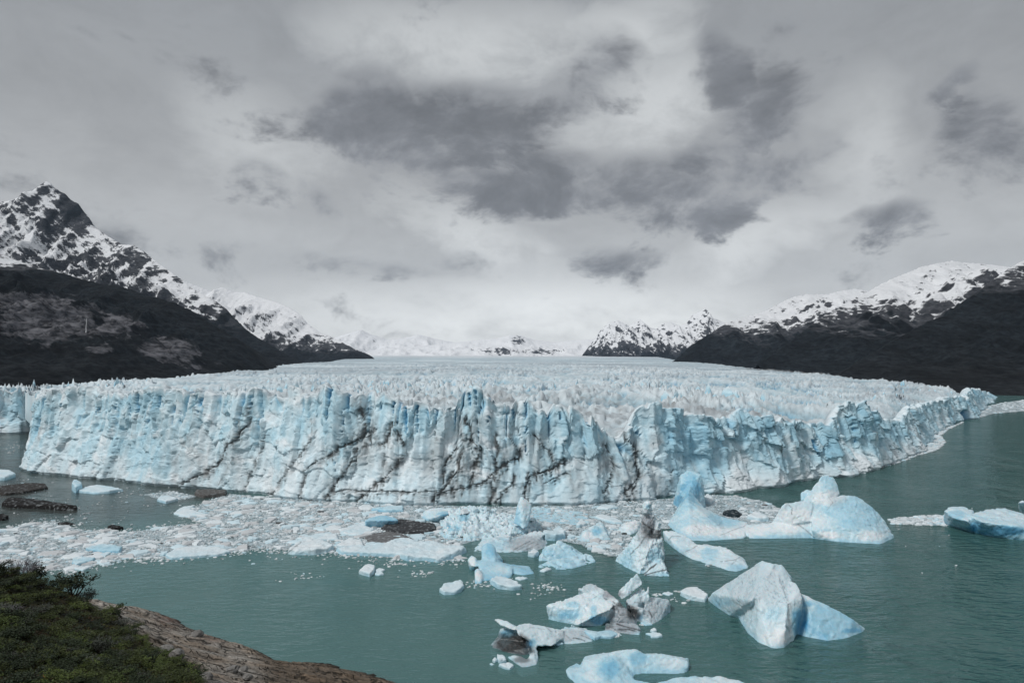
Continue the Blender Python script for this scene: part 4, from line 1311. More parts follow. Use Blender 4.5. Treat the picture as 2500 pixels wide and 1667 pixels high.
berg('iceberg', 'jumbled iceberg of tilted slabs with dirty black fractured middle and small white spires', 'f2', [
    [(275, 795), (450, 835), (640, 872), (800, 900), (190, 612, 201.5), (275, 690, 201), (860, 388, 207), (980, 458, 204), (820, 590, 199), (600, 690, 198.5), ('b', 500, 210), ('b', 900, 214)],
    [(580, 915, 194), (600, 945, 193), (650, 940, 193), (1255, 620, 197), (1265, 560, 199), (830, 585, 200), (1070, 480, 201.5), (960, 770, 194.5), (1180, 690, 196), (900, 590, 202)],
    [(780, 905), (980, 890), (1220, 770), (1230, 660, 197.5), (900, 640, 199), (700, 800, 197), ('b', 1200, 206), ('b', 800, 206)],
    [(880, 255, 211), (930, 290, 210), (700, 360, 213), (800, 345, 212), (1000, 350, 209), (1130, 372, 207), (1340, 550, 201), (1000, 445, 206), (1100, 560, 201.5), ('b', 720, 217), ('b', 1300, 209), ('b', 1250, 204)],
    [(1080, 420, 202), (1120, 440, 202), (1080, 500, 201), (980, 480, 202), (840, 570, 200.5), (1000, 440, 204), (1100, 560, 200.5)],
    [(1140, 480, 204), (1340, 555, 201), (1490, 700, 198), (1480, 740, 197), (1350, 830, 195.5), (1250, 650, 198), (1610, 860), (1600, 900), (1300, 870), (1130, 860), ('b', 1400, 206), ('b', 1250, 206)],
    [(1140, 880, 195), (1300, 860, 195), (1600, 880, 194), (1665, 985), (1640, 1062), (1460, 1010), (1300, 960, 191.8), (1100, 1000), (1110, 920)],
    [(1580, 118, 206), (1610, 120, 206), (1690, 240, 205), (1680, 290, 204.5), (1400, 525, 201.5), (1345, 520, 202), (1300, 440, 203), (1310, 400, 203.5), (1400, 315, 205), (1545, 200, 206), (1600, 140, 208.5), (1670, 280, 207.5), (1340, 420, 206)],
    [(1670, 330, 206), (1450, 500, 203), (1420, 540, 202), (1640, 560, 203), (1700, 560, 203), ('b', 1450, 211), ('b', 1700, 211), (1500, 640, 200), (1640, 700)],
    [(1480, 622, 200.5), (1720, 655, 199.5), (1700, 700, 198.8), (1490, 660, 200), (1600, 610, 202), (1560, 720, 200), (1640, 820), ('b', 1650, 208)],
    [(1800, 480, 206), (1950, 490, 207), (2110, 520, 209), (2080, 580, 207), (2095, 690), (1930, 800), (1850, 885), (1700, 640, 201), (1780, 570, 203), (1970, 540, 206), ('b', 2050, 216), ('b', 1750, 213), (1800, 800, 199)],
    [(1700, 660, 200), (1850, 880), (1660, 860), (1600, 760), (1830, 780, 199), ('b', 1750, 206)],
    [(1780, 295, 205), (1735, 410, 205), (1800, 420, 205), (1793, 545, 203), (1690, 570, 203), (1700, 460, 205), (1760, 480, 207)],
    [(1715, 355, 205), (1690, 410, 205), (1600, 455, 204), (1640, 560, 203.5), (1720, 560, 203.5), (1640, 378, 205), (1680, 500, 207)]],
     vox=0.27, blue=0.22, white_top=0.38, amp=0.22, wl=3.2, seed=2, smooth=0, crag=0.25,
     paint=[(1220, 430, 160, 90, 'grey', 0.95), (1420, 800, 260, 220, 'grey', 0.9), (1350, 980, 330, 90, 'grey', 0.85), (1850, 690, 330, 200, 'grey', 0.5), (850, 320, 200, 80, 'grey', 0.45), (1530, 720, 90, 110, 'dirt', 0.85),
            (1600, 770, 60, 60, 'dirt', 0.7), (1160, 920, 90, 60, 'dirt', 0.6), (1350, 590, 70, 50, 'dirt', 0.8), (1260, 650, 60, 40, 'dirt', 0.5), (560, 750, 240, 90, 'blue', 0.8), (1020, 830, 200, 80, 'blue', 1.1), (930, 680, 70, 110, 'blue', 0.8), (620, 590, 120, 60, 'blue', 0.6),
            (1640, 790, 70, 50, 'blue', 1.2)],
     dirtlines=[([(1290, 890), (1450, 940), (1650, 990)], 14, 0.9), ([(1310, 970), (1470, 975), (1560, 1000)], 13, 0.9), ([(1110, 880), (1280, 990), (1440, 1000)], 12, 0.7), ([(1270, 470), (1340, 560), (1360, 640), (1480, 620)], 12, 0.9),
                ([(1230, 550), (1320, 620)], 10, 0.8), ([(1780, 690), (1830, 780)], 16, 0.8), ([(1300, 640), (1340, 760), (1460, 740)], 9, 0.7), ([(1150, 860), (1300, 860), (1350, 800)], 9, 0.6), ([(1560, 560), (1700, 590), (1780, 570)], 7, 0.5)])
berg('iceberg', 'arching white iceberg with a raised snout over a black dirty hollow', 'f3', [
    [(215, 200, 184.5), (240, 180, 185), (290, 175, 185), (420, 222, 184), (560, 300, 182), (560, 375, 180.5), (330, 300, 183), (225, 225, 184), (300, 190, 188), (560, 290, 186)],
    [(560, 300, 182.5), (640, 262, 184), (760, 248, 185), (1000, 300, 185), (1300, 372, 186), (1300, 480, 184), (1180, 540, 181.5), (1115, 600, 179.3), (1060, 605, 179), (860, 600, 178), (790, 540, 178.5), (580, 430, 180), ('b', 900, 193), ('b', 1250, 192)],
    [(1250, 365, 187), (1430, 385, 188), (1600, 440, 188.5), (1740, 500, 187.5), (1740, 525), (1600, 552), (1400, 552), (1270, 520), (1250, 480, 184), ('b', 1300, 195), ('b', 1650, 194)],
    [(780, 540, 178.5), (880, 590, 178), (880, 640, 177), (800, 650, 176), (900, 730, 174.5), (700, 520, 181), ('b', 800, 183), (820, 740), (910, 800)],
    [(820, 650, 175.5), (870, 660, 176), (905, 740, 174.5), (915, 800), (880, 880), (760, 910), (740, 790, 173), (780, 700, 175)],
    [(760, 800, 172.5), (740, 920), (650, 930), (600, 850), (430, 772), (500, 735, 174.5), (570, 720, 174.5), (640, 790, 172.5)],
    [(170, 585), (200, 620), (330, 670), (470, 710), (650, 740), (790, 700), (320, 530, 182.5), (560, 560, 180), (740, 640, 177.5), ('b', 280, 188), ('b', 700, 186)],
    [(310, 320, 184.5), (560, 340, 183), (700, 540, 181.5), (640, 600, 181), (330, 520, 184), (290, 430, 185), ('b', 310, 189), ('b', 700, 188)]],
     vox=0.27, blue=0.20, white_top=0.35, amp=0.2, wl=3.5, seed=3, smooth=0, crag=0.12,
     paint=[(480, 580, 300, 160, 'dirt', 0.97), (640, 660, 220, 110, 'dirt', 0.9), (430, 420, 150, 90, 'blue', 1.0), (300, 440, 60, 60, 'grey', 0.6), (740, 590, 80, 90, 'blue', 1.3), (650, 860, 170, 80, 'grey', 0.5), (640, 810, 150, 50, 'dirt', 0.6), (230, 610, 120, 35, 'grey', 0.7),
            (820, 560, 60, 90, 'blue', 0.7), (1450, 440, 330, 90, 'grey', 0.35)],
     dirtlines=[([(1440, 480), (1540, 495), (1620, 530)], 10, 0.9), ([(1330, 440), (1410, 510)], 12, 0.5), ([(1560, 440), (1690, 490)], 7, 0.6), ([(1020, 310), (1100, 380)], 7, 0.5), ([(1650, 480), (1740, 510)], 8, 0.6), ([(760, 310), (900, 330), (1000, 350)], 6, 0.35)])
berg('iceberg', 'low pale blue horseshoe iceberg enclosing a green pool at the bottom edge', 'f8', [
    [(125, 402, 166), (165, 376, 167), (265, 382, 167), (300, 440, 164.5), (230, 545), (140, 430, 165), ('b', 260, 172)],
    [(265, 382, 167), (330, 312, 168.5), (500, 272, 169.2), (640, 208, 169.8), (845, 455), (840, 500), (700, 560, 159.5), (500, 620), (230, 545), ('b', 330, 175), ('b', 640, 177)],
    [(640, 208, 169.8), (760, 182, 170), (860, 187, 170), (950, 232, 169.5), (845, 445), (1000, 430), (1150, 430), ('b', 640, 177), ('b', 950, 177)],
    [(950, 232, 169.5), (1180, 247, 169.5), (1380, 292, 168.8), (1425, 335, 168), (1390, 380), (1310, 440), (1150, 430), (1000, 430), ('b', 950, 177), ('b', 1420, 174)],
    [(840, 500), (1050, 548), (700, 560, 159.5), (500, 620), (700, 900), (1200, 900)],
    [(1050, 548), (1300, 485), (1400, 462, 163.2), (1600, 490, 161.5), (1200, 900), (1700, 900)],
    [(1400, 465, 163.2), (1620, 482, 162.8), (1760, 462, 163), (1950, 502, 161), (2060, 550, 159), (2150, 650), (1500, 900), (2000, 900), (1400, 520)]],
     vox=0.30, blue=0.42, white_top=0.25, amp=0.30, wl=2.6, seed=4, smooth=4,
     paint=[(600, 390, 160, 120, 'blue', 0.75), (900, 290, 110, 90, 'blue', 0.7), (430, 470, 120, 60, 'white', 0.3), (1250, 340, 180, 70, 'white', 0.3), (1700, 510, 300, 60, 'white', 0.4)])
berg('iceberg', 'big twin topped iceberg with a swooping blue fin and a rounded blue dome', 'f4', [
    [(240, 110, 364), (310, 64, 364), (360, 80, 363), (435, 108, 360), (350, 190, 356), (240, 200, 358), (215, 425), (165, 390), (330, 420), ('b', 230, 376), ('b', 400, 374)],
    [(435, 105, 360), (465, 200, 359), (350, 190, 356), (475, 415), (440, 430), (360, 300, 352), ('b', 470, 374), ('b', 350, 370)],
    [(335, 200, 357), (230, 305, 352), (390, 300, 350), (215, 420), (460, 415), (320, 340, 338), ('b', 300, 365)],
    [(320, 250, 350), (310, 338, 328), (290, 345, 328), (115, 590), (180, 650), (290, 672), (345, 730), (480, 440, 330), (430, 560, 312), ('b', 380, 350), ('b', 180, 335)],
    [(310, 345, 327), (470, 430, 331), (620, 510, 325), (560, 690), (345, 735), (450, 600, 308), (700, 690), ('b', 620, 335)],
    [(620, 510, 325), (760, 545, 320), (885, 566, 316), (880, 610), (650, 690), ('b', 880, 324), ('b', 640, 333)],
    [(345, 740), (480, 745), (700, 722), (850, 718), (740, 640, 302), (870, 588, 306), (560, 680, 300), ('b', 700, 320), ('b', 900, 318)],
    [(850, 590, 306), (900, 720), (1200, 712), (1490, 712), (1080, 580, 305), (1400, 585, 300), (1300, 560, 304), ('b', 900, 318), ('b', 1450, 312), (1480, 640, 297)],
    [(1210, 405, 304), (1250, 380, 305), (1400, 357, 306), (1510, 370, 305), (1110, 575, 306), (1480, 560, 298), (1300, 590, 300), ('b', 1180, 318), ('b', 1500, 315)],
    [(1385, 290, 315), (1400, 270, 315), (1450, 250, 315), (1510, 258, 315), (1520, 320, 312), (1400, 360, 312), ('b', 1390, 322), ('b', 1520, 322)],
    [(1520, 235, 314), (1570, 150, 314), (1610, 108, 315), (1640, 112, 315), (1665, 142, 314), (1700, 138, 314), (1720, 145, 314), (1740, 200, 313), (1770, 295, 310), (1650, 380, 305), (1400, 365, 308), ('b', 1500, 325), ('b', 1750, 322)],
    [(1400, 370, 306), (1700, 340, 306), (1780, 420, 303), (1480, 700), (1620, 725), (1350, 590, 300), ('b', 1400, 318), ('b', 1750, 318)],
    [(1690, 325, 306), (1790, 302, 307), (1920, 312, 307), (2005, 360, 306), (2090, 430, 304), (1500, 520, 299.5), (1580, 420, 303), (1490, 640, 294), (1520, 715), (1800, 752), (2150, 772), (1900, 600, 291), ('b', 1600, 322), ('b', 2100, 318)],
    [(2005, 360, 306), (2130, 472, 303), (2200, 560, 300), (2250, 640, 297), (2282, 705), (2220, 715), (2150, 772), (2050, 600, 293), ('b', 2200, 314), ('b', 2000, 318)]],
     vox=0.38, blue=0.42, white_top=0.25, amp=0.26, wl=4.5, seed=5, smooth=0, crag=0.15,
     paint=[(340, 260, 130, 180, 'blue', 0.75), (215, 360, 60, 60, 'blue', 0.8), (640, 540, 240, 70, 'blue', 0.5), (430, 640, 180, 70, 'white', 0.6), (1250, 560, 420, 140, 'white', 0.6), (800, 660, 300, 60, 'white', 0.5), (1640, 330, 200, 80, 'white', 0.6), (1900, 480, 300, 200, 'blue', 0.35),
            (1650, 690, 160, 40, 'white', 0.8), (2050, 700, 150, 60, 'white', 0.4), (190, 550, 70, 100, 'pit', 0.8), (450, 640, 200, 80, 'pit', 0.8), (1640, 180, 90, 80, 'blue', 0.3), (1720, 360, 90, 60, 'grey', 0.3)],
     dirtlines=[([(1270, 395), (1310, 430), (1305, 490)], 5, 0.7), ([(1370, 590), (1440, 640), (1520, 712)], 7, 0.6), ([(620, 690), (740, 640), (860, 600)], 5, 0.45), ([(1660, 330), (1700, 380), (1640, 450)], 4, 0.4)])
berg('iceberg', 'dark streaked leaning ice spire standing between the floes', 'f5', [
    [(1822, 125, 259), (1845, 92, 259), (1890, 85, 259), (1925, 98, 259), (1932, 165, 259), (1880, 215, 256), (1845, 200, 256.5), (1900, 130, 262.5), (1835, 240, 259), (1935, 230, 259)],
    [(1838, 170, 259), (1922, 150, 260), (1955, 200, 259), (1975, 280, 258), (1900, 400, 253.5), (1800, 380, 257), (1818, 270, 258), ('b', 1830, 268), ('b', 1960, 267)],
    [(1960, 290, 258), (2005, 275, 257.5), (2018, 330, 257), (2010, 380, 256), (1950, 410, 254), (1930, 330, 257), ('b', 1990, 266)],
    [(1820, 340, 258), (2010, 370, 256), (2035, 470, 254), (2052, 590, 251), (2010, 690, 248), (1900, 560, 248), (1720, 470, 258), (1700, 540, 256), (1780, 775), (1880, 765), ('b', 1720, 270), ('b', 2040, 264)],
    [(1720, 470, 258), (1690, 540, 258), (1640, 610, 259), (1575, 660), (1680, 725), (1790, 777), (1850, 600, 250), ('b', 1640, 268)],
    [(1900, 520, 251), (1940, 450, 253), (2030, 440, 253), (2040, 480, 252.5), (1920, 540, 250), (1960, 500, 256)],
    [(1970, 640, 248), (2020, 635, 248), (2055, 700, 246.5), (2060, 745, 245), (2092, 808), (1960, 805), (1850, 800), (1880, 760, 244.5), (1920, 700, 246.5), ('b', 2070, 252), ('b', 1900, 252)]],
     vox=0.32, blue=0.2, white_top=0.3, amp=0.42, wl=2.8, seed=6, smooth=1, crag=0.4,
     paint=[(1880, 330, 85, 140, 'grey', 0.95), (1850, 430, 70, 90, 'grey', 0.6), (1900, 370, 60, 60, 'dirt', 0.55), (1960, 420, 70, 30, 'dirt', 0.9), (1990, 390, 40, 25, 'dirt', 0.8), (1700, 610, 120, 120, 'blue', 0.3), (1960, 610, 90, 90, 'blue', 0.5), (1890, 140, 30, 30, 'blue', 0.7), (1870, 250, 60, 80, 'grey', 0.6)],
     dirtlines=[([(1840, 300), (1930, 360), (1920, 400), (1960, 430), (2010, 370)], 12, 0.95), ([(1860, 440), (1800, 520), (1720, 600)], 7, 0.7), ([(1950, 440), (1900, 560), (1870, 640)], 6, 0.5), ([(1970, 690), (1900, 740), (1850, 790)], 10, 0.95), ([(1860, 800), (1960, 770), (2060, 745)], 8, 0.95),
                ([(1820, 280), (1900, 340)], 8, 0.7), ([(1960, 220), (1900, 320)], 9, 0.6), ([(1700, 640), (1800, 660), (1870, 630)], 5, 0.4)])
berg('ice_slab', 'long smooth white ice slab lying between the dark spire and open water', 'f4', [
    [(68, 645, 293), (150, 648, 292), (275, 682, 287), (400, 782, 276), (90, 742), (240, 862), (340, 916), (330, 850, 270), ('b', 200, 298), ('b', 360, 288)],
    [(400, 785, 276), (520, 786, 273), (690, 815, 267), (340, 916), (500, 952), (620, 1000), (600, 930, 259), (430, 850, 268), ('b', 480, 284), ('b', 650, 277)],
    [(690, 815, 267), (800, 892, 260), (830, 940, 256), (885, 972, 253.5), (887, 1002), (780, 1036), (690, 1026), (610, 995), (640, 932, 258), ('b', 860, 262)]],
     cat='ice slab', vox=0.42, blue=0.22, amp=0.35, wl=4, seed=7, paint=[(520, 870, 100, 70, 'blue', 0.6), (250, 780, 120, 80, 'blue', 0.3), (760, 1000, 120, 40, 'blue', 0.4)],
     dirtlines=[([(120, 740), (160, 700), (240, 700)], 5, 0.6), ([(290, 850), (400, 785)], 5, 0.6), ([(620, 940), (740, 930), (810, 900)], 5, 0.5), ([(730, 970), (770, 930)], 7, 0.4)])
berg('iceberg', 'smooth turquoise saddle shaped iceberg with one upright horn', 'f5', [
    [(300, 500, 259), (340, 483, 259), (390, 490, 258.5), (425, 515, 258), (445, 600, 255), (430, 660, 249), (300, 650, 251), (290, 560, 256), ('b', 300, 266), ('b', 440, 264)],
    [(430, 560, 257), (500, 640, 255), (450, 655, 250), (360, 640, 251), ('b', 490, 262), ('b', 400, 264), (500, 655)],
    [(162, 645, 250.5), (200, 606, 251.5), (248, 635, 250), (242, 716, 246.5), (190, 705, 247.5), (215, 640, 255), ('b', 200, 254), (200, 720)],
    [(230, 745, 240.5), (262, 720, 241.5), (300, 770, 240), (308, 800, 239), (300, 872), (235, 880), ('b', 280, 246)],
    [(245, 655, 250), (430, 660, 250), (520, 690, 248), (590, 720, 246), (600, 770, 243), (560, 820), (330, 850), (300, 790, 240), (320, 735, 244), ('b', 300, 260), ('b', 560, 256)],
    [(560, 705, 248), (700, 730, 248.5), (780, 760, 247.5), (808, 782), (700, 795), (610, 780), (590, 740, 246), ('b', 760, 253), ('b', 600, 256)]],
     vox=0.38, blue=0.68, white_top=0.1, amp=0.3, wl=5, seed=8, smooth=5,
     paint=[(205, 665, 50, 60, 'white', 0.9), (270, 800, 45, 80, 'white', 0.9), (450, 760, 130, 60, 'white', 0.3), (380, 560, 60, 90, 'blue', 0.35)])
berg('iceberg', 'stepped pale blue iceberg with lumpy crest and flat front shelf', 'f5', [
    [(868, 600, 263), (930, 525, 266), (1040, 472, 268), (1110, 485, 268), (1170, 540, 267), (1260, 610, 264), (840, 665), (980, 655), (1290, 640), ('b', 880, 276), ('b', 1230, 273)],
    [(850, 690, 255), (960, 642, 258.5), (1200, 612, 262.5), (1330, 618, 263.5), (1388, 668), (1130, 742), (920, 737), (835, 717), (1150, 672, 256), ('b', 1360, 268)]],
     vox=0.40, blue=0.45, white_top=0.2, amp=0.75, wl=4.5, seed=9, paint=[(940, 580, 80, 50, 'blue', 0.4), (1150, 670, 260, 60, 'white', 0.1)])
berg('iceberg', 'grey dusted wedge shaped iceberg behind the turquoise saddle berg', 'f5', [
    [(225, 540, 278), (330, 480, 284), (440, 435, 289), (570, 440, 289), (620, 520, 281), (220, 572), (480, 580), (600, 575, 273), ('b', 300, 293), ('b', 560, 297)],
    [(560, 500, 283), (850, 368, 295), (912, 400, 292), (850, 430, 288), (780, 445, 285), (600, 570, 273.5), (700, 577), (520, 580), ('b', 880, 302), ('b', 600, 297)],
    [(790, 445, 285), (860, 480, 285), (900, 470, 286), (937, 515), (850, 552), (700, 577), (600, 572), ('b', 920, 292), ('b', 700, 292)]],
     vox=0.44, blue=0.25, amp=0.5, wl=4, seed=10, crag=0.25, paint=[(740, 500, 200, 80, 'grey', 0.75), (480, 480, 140, 50, 'blue', 0.4), (620, 420, 90, 30, 'grey', 0.6)],
     dirtlines=[([(600, 560), (760, 470)], 6, 0.6), ([(640, 560), (800, 480)], 5, 0.5), ([(700, 560), (840, 500)], 5, 0.5), ([(570, 450), (720, 390)], 7, 0.6)])
berg('ice_shard', 'tall thin upright blue ice blade sticking out of the white rubble heap', 'f5', [
    [(662, 42, 306), (690, 40, 306), (705, 60, 306), (780, 130, 306), (772, 170, 304), (640, 150, 304), (690, 170, 302), (620, 250, 303), (600, 300, 302), (740, 330, 300), (700, 362, 297.5), (640, 315, 299.5), (680, 60, 309), (755, 250, 308), (620, 260, 308)]],
     cat='ice blade', vox=0.4, blue=0.4, amp=0.35, wl=4, seed=11, paint=[(640, 250, 45, 110, 'blue', 0.5), (720, 100, 50, 50, 'white', 0.4)])
berg('iceberg', 'small cracked blue and white iceberg left of the dark spire', 'f5', [
    [(1250, 395, 297), (1340, 332, 301), (1245, 470), (1330, 477), (1460, 462), (1420, 420, 294), (1290, 380, 296), ('b', 1270, 306), ('b', 1440, 305)],
    [(1350, 335, 300), (1420, 282, 306), (1440, 290, 306), (1480, 385, 298), (1530, 455), (1470, 462), (1420, 410, 296), ('b', 1500, 309), ('b', 1400, 312)],
    [(1200, 470), (1240, 440, 296), (1280, 475), ('b', 1240, 300)]],
     vox=0.44, blue=0.35, amp=0.45, wl=4, seed=12, paint=[(1400, 380, 60, 50, 'blue', 0.9), (1300, 420, 60, 40, 'white', 0.3)])
berg('iceberg', 'plain white pyramid shaped iceberg right behind the dark spire', 'f5', [
    [(1640, 330, 309), (1690, 290, 312), (1770, 268, 314), (1815, 300, 313), (1800, 375), (1585, 382), (1720, 412), (1700, 340, 306), ('b', 1640, 320), ('b', 1830, 322)]],
     vox=0.45, blue=0.1, amp=0.45, wl=4, seed=13)
berg('iceberg', 'long low pale blue iceberg resting in grey slush under the ice cliff', 'f5', [
    [(760, 200, 350), (850, 192, 350), (900, 215, 346), (970, 245, 341), (800, 272), (960, 295), (760, 240), ('b', 800, 358), ('b', 960, 356)],
    [(960, 245, 341), (1100, 232, 341), (1240, 242, 338), (1325, 272, 335), (1330, 300), (1200, 315), (1100, 312), (950, 290), ('b', 1000, 354), ('b', 1310, 346)]],
     vox=0.5, blue=0.5, amp=0.4, wl=4, seed=14)
berg('iceberg', 'blue iceberg with rounded flank at the right edge of the lake', 'g6', [
    [(1840, 330, 316), (1870, 305, 319), (1960, 300, 321), (2030, 325, 316), (1900, 375, 307), (1890, 395), (2040, 455), (2000, 400, 298), ('b', 1850, 325), ('b', 2030, 326)],
    [(2000, 360, 305), (2120, 318, 316), (2230, 315, 316), (2352, 350, 311), (2480, 400, 306), (2030, 455), (2150, 482), (2352, 512), (2520, 500), (2080, 400, 294), (2300, 430, 290), ('b', 2050, 326), ('b', 2480, 324)]],
     vox=0.5, blue=0.62, white_top=0.45, amp=0.4, wl=6, seed=15, paint=[(2200, 460, 220, 40, 'blue', 0.8), (1920, 350, 60, 40, 'blue', 0.6), (2040, 430, 60, 30, 'blue', 0.7)])
berg('ice_floe', 'small grey white ice block cut by the right edge above the blue berg', 'g6', [
    [(2315, 280, 330), (2340, 265, 332), (2420, 280, 332), (2350, 345), (2320, 310), (2440, 340), ('b', 2400, 345)]], cat='ice floe', vox=0.5, blue=0.15, amp=0.4, seed=16)
berg('iceberg', 'white rubble heap of crushed ice under the upright blade', 'f5', [
    [(-90, 300, 320), (-30, 230, 326), (60, 170, 332), (120, 200, 322), (-110, 400), (-40, 470), (60, 470), (150, 400, 302), ('b', -80, 342), ('b', 100, 345)],
    [(60, 180, 328), (200, 145, 329), (260, 160, 327), (340, 150, 328), (430, 215, 322), (90, 320, 310), (300, 400, 300), (60, 470), (200, 470), (420, 455), ('b', 100, 345), ('b', 420, 340)],
    [(400, 230, 322), (520, 225, 320), (640, 260, 314), (780, 260, 312), (850, 320, 308), (860, 370), (700, 400), (560, 430), (420, 460), (560, 350, 304), ('b', 420, 338), ('b', 840, 326)]],
     vox=0.5, blue=0.12, white_top=0.1, amp=1.7, wl=3.6, seed=17, smooth=1, paint=[(130, 230, 60, 80, 'blue', 0.9), (30, 350, 90, 30, 'blue', 0.8), (330, 350, 80, 30, 'blue', 0.3), (0, 170, 60, 40, 'white', 0.2)])
berg('iceberg', 'smooth turquoise ice dome beside the dark debris mound', 'f6', [
    [(1130, 430, 312), (1230, 375, 318), (1330, 358, 320), (1440, 375, 318), (1520, 420, 314), (1180, 480), (1330, 482), (1470, 450), ('b', 1140, 326), ('b', 1500, 328)]],
     vox=0.45, blue=0.85, white_top=0.1, amp=0.3, seed=18)
berg('iceberg', 'tilted blue edged ice plate at the left foot of the rubble heap', 'f6', [
    [(1930, 395, 320), (2060, 310, 330), (2150, 275, 334), (2170, 320, 330), (2020, 400), (1780, 385), (1880, 280, 338), ('b', 1800, 345), ('b', 2150, 342)]],
     vox=0.45, blue=0.35, amp=0.4, seed=19, paint=[(2060, 350, 110, 40, 'blue', 0.9)])

